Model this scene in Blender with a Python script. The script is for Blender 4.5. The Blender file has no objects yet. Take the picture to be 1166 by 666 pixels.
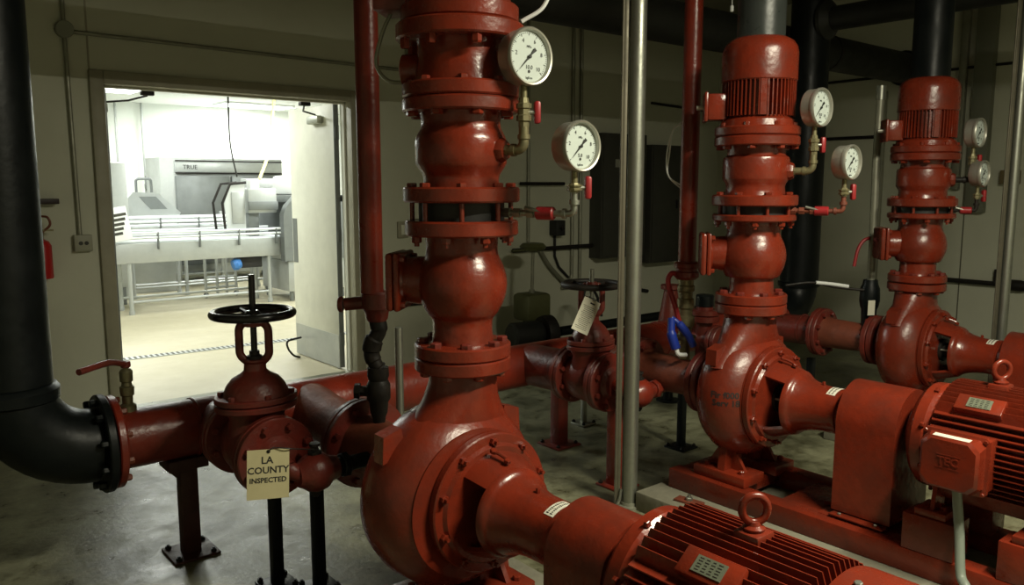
import bpy, bmesh, math, random
from mathutils import Vector, Matrix
from mathutils.bvhtree import BVHTree
random.seed(7)
PI = math.pi
sc = bpy.context.scene
COL = sc.collection
V = Vector

# ------------------------------------------------------------------ materials
def nt(name):
    m = bpy.data.materials.new(name); m.use_nodes = True
    n = m.node_tree; b = n.nodes['Principled BSDF']
    return m, n, b
def mat(name, col, rough=.5, metal=0., vary=.0, col2=None, scale=6., bump=.0, bscale=60., rvary=.12, spec=.5, thr=(.35,.7)):
    m, n, b = nt(name)
    b.inputs['Roughness'].default_value = rough; b.inputs['Metallic'].default_value = metal
    b.inputs['Specular IOR Level'].default_value = spec
    b.inputs['Base Color'].default_value = (*col, 1)
    tc = n.nodes.new('ShaderNodeTexCoord')
    if vary > 0:
        c2 = col2 or tuple(c*.45 for c in col)
        nz = n.nodes.new('ShaderNodeTexNoise'); nz.inputs['Scale'].default_value = scale
        nz.inputs['Detail'].default_value = 7; nz.inputs['Roughness'].default_value = .65
        n.links.new(tc.outputs['Object'], nz.inputs['Vector'])
        mr = n.nodes.new('ShaderNodeMapRange'); mr.inputs['From Min'].default_value = thr[0]; mr.inputs['From Max'].default_value = thr[1]
        mr.inputs['To Max'].default_value = vary
        n.links.new(nz.outputs['Fac'], mr.inputs['Value'])
        mx = n.nodes.new('ShaderNodeMix'); mx.data_type = 'RGBA'
        mx.inputs['A'].default_value = (*col, 1); mx.inputs['B'].default_value = (*c2, 1)
        n.links.new(mr.outputs['Result'], mx.inputs['Factor'])
        n.links.new(mx.outputs['Result'], b.inputs['Base Color'])
        mr2 = n.nodes.new('ShaderNodeMapRange'); mr2.inputs['To Min'].default_value = max(.02, rough-rvary); mr2.inputs['To Max'].default_value = min(1, rough+rvary)
        mr2.inputs['From Min'].default_value = .3; mr2.inputs['From Max'].default_value = .7
        n.links.new(nz.outputs['Fac'], mr2.inputs['Value']); n.links.new(mr2.outputs['Result'], b.inputs['Roughness'])
    if bump > 0:
        nb = n.nodes.new('ShaderNodeTexNoise'); nb.inputs['Scale'].default_value = bscale; nb.inputs['Detail'].default_value = 4
        n.links.new(tc.outputs['Object'], nb.inputs['Vector'])
        bp = n.nodes.new('ShaderNodeBump'); bp.inputs['Strength'].default_value = bump; bp.inputs['Distance'].default_value = .005
        n.links.new(nb.outputs['Fac'], bp.inputs['Height']); n.links.new(bp.outputs['Normal'], b.inputs['Normal'])
    return m
def emis(name, col, s):
    m, n, b = nt(name)
    b.inputs['Base Color'].default_value = (*col, 1)
    b.inputs['Emission Color'].default_value = (*col, 1); b.inputs['Emission Strength'].default_value = s
    return m

RED = mat('red_enamel', (.205,.0235,.0092), .28, vary=.85, col2=(.095,.016,.008), scale=6, bump=.35, bscale=34)
REDP = mat('red_pipe_paint', (.225,.025,.0115), .34, vary=.8, col2=(.10,.016,.011), scale=5, bump=.5, bscale=34)
REDO = mat('old_red_paint', (.17,.022,.015), .40, vary=.85, col2=(.075,.020,.013), scale=9, bump=.5, bscale=50)
DKRED = mat('backlit_dark_red', (.055,.012,.009), .55, vary=.6, scale=12, bump=.4)  # red stand paint with its backlit shade put into the colour
BEAM = mat('dull_black_wrap', (.017,.018,.015), .6, vary=.4, col2=(.009,.010,.008), scale=5, bump=.2, bscale=20, spec=.4)
RUST = mat('rusty_brown_paint', (.21,.055,.030), .5, vary=.8, col2=(.10,.028,.016), scale=9, bump=.4, bscale=50)
BLACK = mat('black_pipe_paint', (.004,.0055,.006), .40, vary=.5, col2=(.009,.012,.012), scale=7, bump=.2, bscale=30, spec=.22)
IRON = mat('dark_iron', (.010,.010,.009), .55, vary=.6, col2=(.028,.018,.013), scale=20, bump=.3, spec=.3)
GALV = mat('galvanised_steel', (.36,.37,.32), .42, metal=.85, vary=.5, col2=(.20,.21,.18), scale=14, bump=.1)
CONDUIT = mat('conduit_steel', (.30,.30,.235), .45, metal=.4, vary=.5, col2=(.18,.18,.14), scale=10)
BRASS = mat('brass_fitting', (.25,.22,.12), .45, metal=.55, vary=.7, col2=(.11,.11,.06), scale=40)
CHROME = mat('gauge_steel', (.50,.49,.43), .42, metal=.75, vary=.4, scale=12)
DIAL = mat('dial_white', (.50,.56,.53), .5)
INK = mat('black_ink', (.012,.012,.012), .6)
HANDLE = mat('red_valve_handle', (.33,.018,.022), .42, vary=.5, scale=20)
BLUE = mat('blue_handle', (.012,.035,.30), .4, vary=.4, scale=20)
PAPER = mat('cream_tag_card', (.50,.45,.26), .75, vary=.35, col2=(.38,.33,.19), scale=14)
PAPERW = mat('white_tag_card', (.66,.64,.52), .75, vary=.2, col2=(.6,.56,.42), scale=20)
LABEL = mat('white_label', (.72,.70,.60), .6, vary=.3, col2=(.5,.46,.36), scale=40)
PLATE = mat('nameplate_metal', (.30,.33,.24), .4, metal=.6, vary=.5, scale=60)
PLINTH = mat('concrete_plinth', (.24,.23,.17), .85, vary=.7, col2=(.13,.12,.09), scale=6, bump=.5, bscale=30)
PANEL = mat('dark_grey_panel', (.045,.045,.036), .6, vary=.2, scale=4)
STEEL = mat('stainless_steel', (.44,.46,.455), .42, metal=.5, vary=.2, scale=5)
STEELD = mat('stainless_dark', (.20,.215,.215), .45, metal=.5, vary=.2, scale=5)
STEELW = mat('white_plastic', (.80,.82,.82), .5)
RUBBER = mat('black_rubber', (.015,.015,.015), .6)
OLIVE = mat('olive_enamel', (.11,.115,.045), .5, vary=.4, scale=8)
YEL = mat('yellow_hose', (.75,.70,.25), .5)
BELT = mat('conveyor_belt', (.70,.74,.76), .5)
DOORM = mat('door_paint', (.70,.70,.60), .5, vary=.25, scale=3)
FRAME = mat('door_frame_paint', (.36,.34,.25), .5, vary=.4, scale=3)
KWALL = mat('kitchen_wall', (.84,.87,.83), .6)
KCEIL = mat('kitchen_ceiling', (.80,.82,.78), .7)
SHINYBLK = mat('glossy_black', (.01,.01,.01), .25)

def wall_mat():
    m = mat('painted_tilt_wall', (.60,.605,.49), .62, vary=.4, col2=(.49,.49,.39), scale=1.6, bump=.25, bscale=14)
    return m
WALL = wall_mat()
def floor_mat():
    m, n, b = nt('sealed_concrete_floor')
    tc = n.nodes.new('ShaderNodeTexCoord')
    def noise(s, d, r=.6):
        x = n.nodes.new('ShaderNodeTexNoise'); x.inputs['Scale'].default_value = s; x.inputs['Detail'].default_value = d; x.inputs['Roughness'].default_value = r
        n.links.new(tc.outputs['Object'], x.inputs['Vector']); return x
    a = noise(1.3, 9, .68); c = noise(7, 8, .7); e = noise(28, 6)
    r = n.nodes.new('ShaderNodeValToRGB'); r.color_ramp.elements[0].position = .38; r.color_ramp.elements[0].color = (.080,.080,.045,1)
    r.color_ramp.elements[1].position = .60; r.color_ramp.elements[1].color = (.275,.275,.175,1)
    n.links.new(a.outputs['Fac'], r.inputs['Fac'])
    r2 = n.nodes.new('ShaderNodeValToRGB'); r2.color_ramp.elements[0].position = .36; r2.color_ramp.elements[0].color = (.28,.26,.20,1)
    r2.color_ramp.elements[1].position = .52; r2.color_ramp.elements[1].color = (1,1,1,1)
    n.links.new(c.outputs['Fac'], r2.inputs['Fac'])
    mx = n.nodes.new('ShaderNodeMix'); mx.data_type = 'RGBA'; mx.blend_type = 'MULTIPLY'; mx.inputs['Factor'].default_value = .8
    n.links.new(r.outputs['Color'], mx.inputs['A']); n.links.new(r2.outputs['Color'], mx.inputs['B'])
    n.links.new(mx.outputs['Result'], b.inputs['Base Color'])
    mr = n.nodes.new('ShaderNodeMapRange'); mr.inputs['From Min'].default_value = .3; mr.inputs['From Max'].default_value = .7
    mr.inputs['To Min'].default_value = .22; mr.inputs['To Max'].default_value = .55
    n.links.new(c.outputs['Fac'], mr.inputs['Value']); n.links.new(mr.outputs['Result'], b.inputs['Roughness'])
    bp = n.nodes.new('ShaderNodeBump'); bp.inputs['Strength'].default_value = .35; bp.inputs['Distance'].default_value = .006
    n.links.new(e.outputs['Fac'], bp.inputs['Height']); n.links.new(bp.outputs['Normal'], b.inputs['Normal'])
    return m
FLOOR = floor_mat()
KFLOOR = mat('kitchen_floor', (.42,.385,.27), .45, vary=.35, col2=(.33,.30,.21), scale=2.5)

# ------------------------------------------------------------------ mesh tools (world coordinates)
def basis(axis):
    z = V(axis).normalized()
    x = z.orthogonal().normalized() if abs(z.z) < .99 else V((1,0,0))
    if abs(z.z) < .99: x = V((0,0,1)).cross(z).normalized()
    y = z.cross(x)
    return x, y, z
def lathe(bm, prof, o, axis=(0,0,1), n=48, a0=0., a1=None, close=False):
    """prof [(r,t)] revolved about axis from o; partial when a1 given; close joins last profile point to first"""
    o = V(o); x, y, z = basis(axis); full = a1 is None
    if full: a1 = 2*PI
    m = n if full else n+1
    rings = []
    for r, t in prof:
        if r < 1e-6 and full: rings.append([bm.verts.new(o+z*t)]); continue
        rings.append([bm.verts.new(o+z*t+(x*math.cos(a0+(a1-a0)*i/n)+y*math.sin(a0+(a1-a0)*i/n))*r) for i in range(m)])
    pairs = list(zip(rings, rings[1:]))
    if close: pairs.append((rings[-1], rings[0]))
    for A, B in pairs:
        for i in range(n):
            j = (i+1) % m if full else i+1
            if len(A) == 1 and len(B) == 1: continue
            if len(A) == 1: bm.faces.new((A[0], B[j], B[i]))
            elif len(B) == 1: bm.faces.new((A[i], A[j], B[0]))
            else: bm.faces.new((A[i], A[j], B[j], B[i]))
    if full and not close:
        if len(rings[0]) > 1: bm.faces.new(rings[0][::-1])
        if len(rings[-1]) > 1: bm.faces.new(rings[-1])
    if not full:
        bm.faces.new([r[0] for r in rings]); bm.faces.new([r[-1] for r in rings][::-1])
def disc(R, t0, t1, ch=.005):
    s = 1 if t1 > t0 else -1; c = ch*s
    return [(0,t0),(R-ch,t0),(R,t0+c),(R,t1-c),(R-ch,t1),(0,t1)]
def cyl(bm, a, b, r, n=24, r2=None, ch=0.):
    a = V(a); d = V(b)-a; L = d.length; r2 = r if r2 is None else r2
    if ch: lathe(bm, [(0,0),(r-ch,0),(r,ch),(r2,L-ch),(r2-ch,L),(0,L)], a, d, n)
    else: lathe(bm, [(0,0),(r,0),(r2,L),(0,L)], a, d, n)
def smooth_path(pts, k=8):
    P = [V(p) for p in pts]; out = []
    Q = [2*P[0]-P[1]]+P+[2*P[-1]-P[-2]]
    for i in range(1, len(Q)-2):
        for s in range(k):
            t = s/k; a, b, c, d = Q[i-1:i+3]
            out.append(.5*((2*b)+(c-a)*t+(2*a-5*b+4*c-d)*t*t+(3*b-a-3*c+d)*t**3))
    out.append(P[-1]); return out
def round_path(pts, rad, k=8):
    P = [V(p) for p in pts]; out = [P[0]]
    for i in range(1, len(P)-1):
        a = (P[i-1]-P[i]); b = (P[i+1]-P[i]); r = min(rad, a.length*.5, b.length*.5)
        A = P[i]+a.normalized()*r; B = P[i]+b.normalized()*r
        for s in range(k+1):
            t = s/k; out.append(A*(1-t)**2+P[i]*2*t*(1-t)+B*t*t)
    out.append(P[-1]); return out
def tube(bm, pts, r, n=16, cap=True):
    P = [V(p) for p in pts]; rr = r if isinstance(r, (list, tuple)) else [r]*len(P)
    T = [(P[min(i+1, len(P)-1)]-P[max(i-1, 0)]).normalized() for i in range(len(P))]
    x = basis(T[0])[0]; rings = []
    for i, p in enumerate(P):
        x = (x-T[i]*x.dot(T[i])).normalized(); y = T[i].cross(x)
        rings.append([bm.verts.new(p+(x*math.cos(2*PI*j/n)+y*math.sin(2*PI*j/n))*rr[i]) for j in range(n)])
    for A, B in zip(rings, rings[1:]):
        for i in range(n):
            j = (i+1) % n; bm.faces.new((A[i], A[j], B[j], B[i]))
    if cap: bm.faces.new(rings[0][::-1]); bm.faces.new(rings[-1])
def box(bm, c, s, rz=0., bev=.0, rot=None):
    t = bmesh.new(); bmesh.ops.create_cube(t, size=1)
    for v in t.verts: v.co = V((v.co.x*s[0], v.co.y*s[1], v.co.z*s[2]))
    if bev: bmesh.ops.bevel(t, geom=t.edges[:], offset=bev, segments=2, profile=.5, affect='EDGES')
    M = Matrix.Translation(V(c)) @ (rot.to_4x4() if rot is not None else Matrix.Rotation(rz, 4, 'Z'))
    t.transform(M); merge(bm, t)
def merge(bm, t):
    vm = {v: bm.verts.new(v.co) for v in t.verts}
    for f in t.faces: bm.faces.new([vm[v] for v in f.verts])
    t.free()
def prism(bm, pts, d):
    """pts: outline (3D, coplanar) extruded by vector d"""
    d = V(d); A = [bm.verts.new(V(p)) for p in pts]; B = [bm.verts.new(V(p)+d) for p in pts]
    bm.faces.new(A[::-1]); bm.faces.new(B)
    for i in range(len(A)):
        j = (i+1) % len(A); bm.faces.new((A[i], A[j], B[j], B[i]))
def loft(bm, rings, cap=True):
    R = [[bm.verts.new(V(p)) for p in r] for r in rings]
    for A, B in zip(R, R[1:]):
        for i in range(len(A)):
            j = (i+1) % len(A); bm.faces.new((A[i], A[j], B[j], B[i]))
    if cap: bm.faces.new(R[0][::-1]); bm.faces.new(R[-1])
def finish(bm, name, m, ang=.6):
    bmesh.ops.recalc_face_normals(bm, faces=bm.faces[:])
    for f in bm.faces: f.smooth = True
    for e in bm.edges:
        if len(e.link_faces) == 2 and e.calc_face_angle(0) > ang: e.smooth = False
    me = bpy.data.meshes.new(name); bm.to_mesh(me); bm.free()
    me.materials.append(m); return me
def rootloc(p):
    while p.parent: p = p.parent
    return p.location.copy()
def part(name, bm, m, parent=None, label=None, ang=.6):
    if parent is not None:
        bm.transform(Matrix.Translation(-rootloc(parent)))
    o = bpy.data.objects.new(name, finish(bm, name, m, ang)); COL.objects.link(o)
    if parent is not None: o.parent = parent
    if label: o['label'] = label
    return o
def tag(o, label, cat, group=None, kind=None):
    if label: o['label'] = label
    if cat: o['category'] = cat
    if group: o['group'] = group
    if kind: o['kind'] = kind
    return o
def thing(name, label, cat, loc, group=None):
    o = bpy.data.objects.new(name, None); COL.objects.link(o); o.location = loc; o.empty_display_size = .1
    return tag(o, label, cat, group)
def solo(name, bm, m, label, cat, loc=None, group=None, ang=.6):
    """thing that is one mesh, origin at loc"""
    if loc is None:
        lo = [min(v.co[i] for v in bm.verts) for i in range(3)]; hi = [max(v.co[i] for v in bm.verts) for i in range(3)]
        loc = V(((lo[0]+hi[0])/2, (lo[1]+hi[1])/2, lo[2]))
    bm.transform(Matrix.Translation(-V(loc)))
    o = bpy.data.objects.new(name, finish(bm, name, m, ang)); COL.objects.link(o); o.location = loc
    return tag(o, label, cat, group)
def struct(name, bm, m, parent=None):
    o = part(name, bm, m, parent)
    if parent is None: o['kind'] = 'structure'
    return o
N = bmesh.new
# bolts -- shared meshes
_bolt = {}
def bolt_mesh(r, h, m, stud=0.):
    k = (round(r,4), round(h,4), m.name, round(stud,4))
    if k not in _bolt:
        b = N(); lathe(b, [(0,0),(r*.97,0),(r,h*.12),(r,h*.85),(r*.85,h),(r*.5,h),(r*.5,h+stud) if stud else (r*.5,h),(0,h+stud)] if stud else [(0,0),(r*.97,0),(r,h*.12),(r,h*.82),(r*.82,h),(0,h)], (0,0,0), (0,0,1), 6)
        _bolt[k] = finish(b, 'bolt', m, .4)
    return _bolt[k]
def bolt(parent, p, axis, r=.013, h=.016, m=None, stud=0., name='bolt'):
    o = bpy.data.objects.new(name, bolt_mesh(r, h, m or RED, stud)); COL.objects.link(o)
    o.parent = parent; x, y, z = basis(axis)
    R = Matrix((x, y, z)).transposed() @ Matrix.Rotation(random.uniform(0, 1), 3, 'Z')
    o.matrix_local = Matrix.Translation(V(p)-rootloc(parent)) @ R.to_4x4(); return o
def bolts(parent, n, R, o, axis, r=.014, h=.018, m=None, ph=.5, stud=0., rng=None):
    x, y, z = basis(axis)
    for i in range(n):
        a = 2*PI*(i+ph)/n
        bolt(parent, V(o)+(x*math.cos(a)+y*math.sin(a))*R, axis, r, h, m, stud)
def text_bm(s, size, align='CENTER', extr=.0004, spacing=1., bold=0.):
    c = bpy.data.curves.new('t', 'FONT'); c.body = s; c.size = size; c.align_x = align; c.align_y = 'CENTER'; c.extrude = extr; c.space_line = spacing; c.resolution_u = 2; c.offset = bold
    o = bpy.data.objects.new('t', c); COL.objects.link(o); bpy.context.view_layer.update()
    me = bpy.data.meshes.new_from_object(o.evaluated_get(bpy.context.evaluated_depsgraph_get()))
    b = N(); b.from_mesh(me); bpy.data.objects.remove(o); bpy.data.curves.remove(c); bpy.data.meshes.remove(me); return b
def facing(p, right, up):
    r = V(right).normalized(); u = V(up).normalized(); z = r.cross(u).normalized(); u = z.cross(r)
    return Matrix.Translation(V(p)) @ Matrix((r, u, z)).transposed().to_4x4()

# ------------------------------------------------------------------ setting
XW, YW, ZC = 8.6, 6.3, 3.7
def wallbox(name, a, b, m):
    bm = N(); box(bm, [(a[i]+b[i])/2 for i in range(3)], [b[i]-a[i] for i in range(3)]); return struct(name, bm, m)
wallbox('floor', (-2.2,-2.6,-.12), (XW+.15, YW+.1, 0), FLOOR)
wallbox('ceiling', (-2.2,-2.6,ZC), (XW+.15, YW+.15, ZC+.12), mat('ceiling_paint', (.30,.29,.23), .8))
wallbox('wall_right', (XW,-2.6,0), (XW+.15,YW+.15,ZC), WALL)
wallbox('wall_left', (-2.35,-2.6,0), (-2.2,YW+.15,ZC), WALL)
wallbox('wall_front', (-2.35,-2.75,0), (XW+.15,-2.6,ZC), WALL)
DX0, DX1, DZ = 1.50, 3.42, 2.35
bm = N()
for a, b in (((-2.2,YW,0),(DX0,YW+.15,ZC)), ((DX1,YW,0),(XW,YW+.15,ZC)), ((DX0,YW,DZ),(DX1,YW+.15,ZC))):
    box(bm, [(a[i]+b[i])/2 for i in range(3)], [b[i]-a[i] for i in range(3)])
struct('wall_back', bm, WALL)
# panel joints cast in the walls
for k, (x, z0) in enumerate(((1.42, 2.44),)):
    bm = N(); box(bm, (x, YW-.002, (ZC+z0)/2), (.012, .004, ZC-z0)); struct('trim_2', bm, FRAME)
bm = N(); box(bm, (XW-.002, 3.33, 1.0), (.004, .010, 1.9)); struct('trim_3', bm, mat('dark_joint_line', (.12,.115,.08), .8))  # thin dark strip marking the wall panel joint
# door frame
bm = N(); w = .075
for x in (DX0-.045, DX1+.045): box(bm, (x, YW+.06, (DZ+.09)/2), (.09, .20, DZ+.09), bev=.006)
box(bm, ((DX0+DX1)/2, YW+.06, DZ+.045), (DX1-DX0, .20, .09), bev=.006)
struct('trim_1', bm, FRAME)
bm = N()
box(bm, (DX0+.008, YW+.09, DZ/2), (.016, .05, DZ)); box(bm, (DX1-.008, YW+.09, DZ/2), (.016, .05, DZ)); box(bm, ((DX0+DX1)/2, YW+.09, DZ-.008), (DX1-DX0-.03, .05, .016))
struct('trim_4', bm, DOORM)
# threshold + kitchen shell
KX0, KX1, KY1, KZ = -1.5, 10.5, 15.3, 3.07
wallbox('floor_kitchen', (KX0, YW+.1, -.12), (KX1, KY1, 0), KFLOOR)
wallbox('ceiling_kitchen', (KX0, YW+.15, KZ), (KX1, KY1, KZ+.1), KCEIL)
wallbox('wall_kitchen_back', (KX0, KY1, 0), (KX1, KY1+.1, KZ), KWALL)
wallbox('wall_kitchen_left', (KX0-.1, YW+.15, 0), (KX0, KY1, KZ), KWALL)
wallbox('wall_kitchen_right', (KX1, YW+.15, 0), (KX1+.1, KY1, KZ), KWALL)
wallbox('wall_kitchen_front_left', (KX0, YW+.151, 0), (DX0-.1, YW+.17, KZ), KWALL)
wallbox('wall_kitchen_front_right', (DX1+.1, YW+.151, 0), (KX1, YW+.17, KZ), KWALL)
# door leaves, swung 90 degrees into the kitchen
def leaf(name, x, side, label):
    bm = N(); yh = YW+.17; L = .90
    box(bm, (x, yh+L/2, DZ/2+.004), (.045, L, DZ-.02), bev=.003)
    d = struct(name, bm, DOORM)
    xf = x-side*.0235
    bm = N(); box(bm, (xf, yh+L/2, .16), (.003, L-.02, .30)); part('kick_plate', bm, STEEL, d)
    bm = N(); box(bm, (xf, yh+L-.06, 1.12), (.004, .09, .42)); part('push_plate', bm, STEELD, d)
    bm = N(); box(bm, (x, yh+.001, DZ/2), (.047, .006, DZ-.03)); part('edge_strip', bm, STEELD, d)
    for z in (.28, 1.2, 2.1):
        bm = N(); cyl(bm, (x+side*.01, yh-.012, z-.06), (x+side*.01, yh-.012, z+.06), .011, 12); box(bm, (x, yh-.006, z), (.04, .012, .1)); part('hinge', bm, STEELD, d)
    bm = N(); box(bm, (xf-side*.03, yh+.30, DZ-.13), (.055, .22, .07), bev=.012)
    c = part('door_closer', bm, GALV, d)
    bm = N(); tube(bm, [(xf-side*.03, yh+.28, DZ-.085), (x-side*.22, yh+.17, DZ-.07), (x-side*.30, yh-.02, DZ-.045)], .008, 8); box(bm, (x-side*.30, yh-.03, DZ-.03), (.09, .05, .03), bev=.004)
    part('closer_arm', bm, IRON, c)
    return d
leaf('door_1', DX1-.035, 1, '')
leaf('door_2', DX0+.035, -1, '')
bm = N(); tube(bm, smooth_path([(3.30,7.16,.006),(3.24,7.17,.03),(3.19,7.18,.10),(3.20,7.2,.17),(3.335,7.2,.19)]), .010, 8); 
solo('door_holder_hook', bm, IRON, 'dark curved hook on the kitchen floor at the foot of the open white door', 'hook')

# ------------------------------------------------------------------ pipes in general
def flange(bm, o, axis, R, t0, t1): lathe(bm, disc(R, t0, t1), o, axis, 56)

def pump(X, az, zfl, who, kr=1., kb=0., cx=0., ks=0., dz=0.):
    """end-suction pump; discharge flange top face at z=zfl; shaft along -Y at height az"""
    Y = 2.30
    P = thing('centrifugal_pump', who['pump'], 'pump', (X, Y, .18), 'red end suction pumps in a row')
    S = (X, Y, az); ax = (0,-1,0)
    bm = N()
    prof = [(0,-.20),(.10,-.20),(.105,-.17),(.17,-.155),(.235,-.13),(.285,-.095),(.312,-.05),(.32,0),(.312,.05),(.29,.09),(.262,.118),(.25,.128),(.25,.135),(0,.135)]
    prof = [(r_*kr if r_ < .255 or True else r_, t_-(kb if t_ < .01 else 0)) for r_, t_ in prof]
    lathe(bm, prof, (X+cx, Y, az), ax, 72)
    # tangential flare up to the discharge neck
    rings = []
    H = zfl-.05-az
    for t, a, b in ((.16,.292,.10),(.235,.232,.108),(.30,.178,.115),(.355,.143,.118),(.41,.126,.117),(H,.122,.117)):
        rings.append([(X+cx*max(0,1-(t-.16)/.25)+a*math.cos(2*PI*i/48), Y+b*math.sin(2*PI*i/48), az+t) for i in range(48)])
    loft(bm, rings)
    vol = part('volute_casing', bm, RED, P)
    bm = N(); flange(bm, (X, Y, zfl), (0,0,-1), .172, 0, .047); part('discharge_flange', bm, RED, P)
    bolts(P, 8, .142, (X, Y, zfl-.047), (0,0,-1), .019, .018, ph=.3)
    bm = N(); flange(bm, (X, Y+.20+kb*.1, az), (0,1,0), .165, 0, .035); lathe(bm, [(0,-.01),(.11,-.01),(.10,.02),(0,.02)], (X,Y+.20+kb*.1,az), (0,1,0)); part('suction_flange', bm, REDO, P)
    bm = N(); lathe(bm, [(0,.135),(.243,.135),(.248,.14),(.248,.165),(.243,.17),(.215,.172),(.205,.185),(0,.185)], S, ax, 72)
    part('front_cover', bm, RED, P)
    bolts(P, 10, .222, (X, Y-.17, az), ax, .015, .018, ph=.5, stud=.014)
    # cast lugs on the shoulders
    for s in (-1, 1):
        q = X+(cx*1.25 if s < 0 else -.035 if cx else 0)
        bm = N(); prism(bm, [(q+s*.20, Y+.045, az+.20), (q+s*.29, Y+.045, az+.17), (q+s*.285, Y+.045, az+.245+(.02 if cx else 0)), (q+s*.215, Y+.045, az+.265+(.02 if cx else 0))], (0,-.06,0)); part('casing_lug', bm, RED, P)
    # bearing bracket: adapter with side windows
    for a0, a1 in ((PI/2-.80, PI/2+.80), (-PI/2-.80, -PI/2+.80)):
        bm = N()
        lathe(bm, [(.188,.185),(.182,.21),(.168,.25),(.155,.285),(.135,.285),(.150,.25),(.165,.21),(.170,.185)], S, ax, 26, a0, a1, close=True)
        part('adapter_arch', bm, RED, P)
    bm = N()
    lathe(bm, [(0,.278),(.157,.278),(.155,.292),(.145,.305),(.140,.308),(.134,.318),(.120,.35),(.112,.385),(.107,.42),(.105,.45+ks),(.105,.50+ks),(.108,.506+ks),(.108,.518+ks),(.098,.522+ks),(.098,.532+ks),(.116,.536+ks),(.120,.55+ks),(.09,.562+ks),(0,.562+ks)], S, ax, 64)
    br = part('bearing_housing', bm, RED, P)
    bolt(P, (X, Y-.41, az+.105), (0,0,1), .008, .02)
    bm = N(); lathe(bm, [(0,.18),(.07,.18),(.07,.2),(.045,.205),(.045,.24),(.055,.245),(.055,.26),(.024,.262),(.024,.33),(0,.33)], S, ax, 32); part('shaft_gland', bm, IRON, P)
    for s in (-1, 1):
        bm = N(); tube(bm, [(X+s*.06, Y-.20, az+.01), (X+s*.06, Y-.27, az+.01)], .007, 8); part('gland_stud', bm, GALV, P)
    # two nuts and strap on the arch
    bm = N(); tube(bm, smooth_path([(X-.03,Y-.215,az+.203),(X-.02,Y-.235,az+.198),(X-.01,Y-.26,az+.186)]), .007, 8); part('lifting_strap', bm, RED, P)
    bolt(P, (X-.03, Y-.212, az+.199), (0,-.4,1), .013, .013); bolt(P, (X-.01, Y-.262, az+.174), (0,-.4,1), .013, .013)
    # rating label wrapped on the housing
    bm = N(); lathe(bm, [(.1052,.455+ks),(.1062,.455+ks),(.1062,.497+ks),(.1052,.497+ks)], S, ax, 14, PI/2-.25, PI/2+.62, close=True)
    lb = part('rating_label', bm, LABEL, P, 'small white printed label')
    bm = N()
    for k in range(11):
        a = PI/2-.16+k*.07
        L = (.008, .014, .01)[k % 3]
        x, y, z = basis(ax)
        for q in range(2):
            p = V(S)+V(ax)*(.466+ks+q*.016)+(x*math.cos(a)+y*math.sin(a))*.1064
            nrm = (x*math.cos(a)+y*math.sin(a)); tn = -x*math.sin(a)+y*math.cos(a)
            box(bm, p, (.004, L*.7, .0006), rot=Matrix((tn, V(ax), nrm)).transposed())
    part('label_print', bm, INK, lb)
    # feet
    zb = .20+dz
    for s in (-1, 1):
        bm = N(); prism(bm, [(X+s*.05, Y+.02, az-.28), (X+s*.18, Y+.02, az-.24), (X+s*.20, Y+.02, zb+.05), (X+s*.06, Y+.02, zb+.05)], (0,-.04,0))
        prism(bm, [(X+s*.12, Y+.12, zb+.05), (X+s*.12, Y-.10, zb+.05), (X+s*.12, Y-.03, az-.26), (X+s*.12, Y+.05, az-.26)], (s*.02,0,0))
        part('foot_rib', bm, RED, P)
        bm = N(); box(bm, (X+s*.135, Y, zb+.0255), (.17, .30, .05), bev=.006); ft = part('foot', bm, RED, P)
        bolt(P, (X+s*.17, Y-.10, zb+.05), (0,0,1), .016, .018); bolt(P, (X+s*.17, Y+.10, zb+.05), (0,0,1), .016, .018)
    # housing support leg
    bm = N(); box(bm, (X, Y-.51, (az-.09+.20+dz)/2+.0), (.10, .016, az-.10-.20-dz), bev=.002); box(bm, (X, Y-.51, .207+dz), (.16,.05,.014)); part('support_leg', bm, RED, P)
    return P, vol

def guard(X, az, label, R=.168, y0=1.735, y1=1.475, dz=0.):
    bm = N()
    out = [(X-R, y0, .225+dz)]+[(X+R*math.cos(PI-PI*i/20), y0, az+R*math.sin(PI-PI*i/20)) for i in range(21)]+[(X+R, y0, .225+dz)]
    prism(bm, out, (0, y1-y0, 0))
    bmesh.ops.bevel(bm, geom=[e for e in bm.edges if len(e.link_faces)==2 and e.calc_face_angle(0) > 1.2 and abs(e.verts[0].co.y-e.verts[1].co.y) < .01], offset=.006, segments=2, affect='EDGES')
    G = thing('coupling_guard', label, 'coupling guard', (X, (y0+y1)/2, .205+dz), 'arched coupling guards')
    part('guard_shell', bm, RED, G)
    for s in (-1, 1):
        bm = N(); box(bm, (X+s*(R+.018), (y0+y1)/2, .2145+dz), (.045, y0-y1-.02, .008), bev=.002); part('guard_foot', bm, RED, G)
        bolt(G, (X+s*(R+.022), y0-.05, .2185+dz), (0,0,1), .008, .008, GALV); bolt(G, (X+s*(R+.022), y1+.05, .2185+dz), (0,0,1), .008, .008, GALV)
    return G

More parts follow.
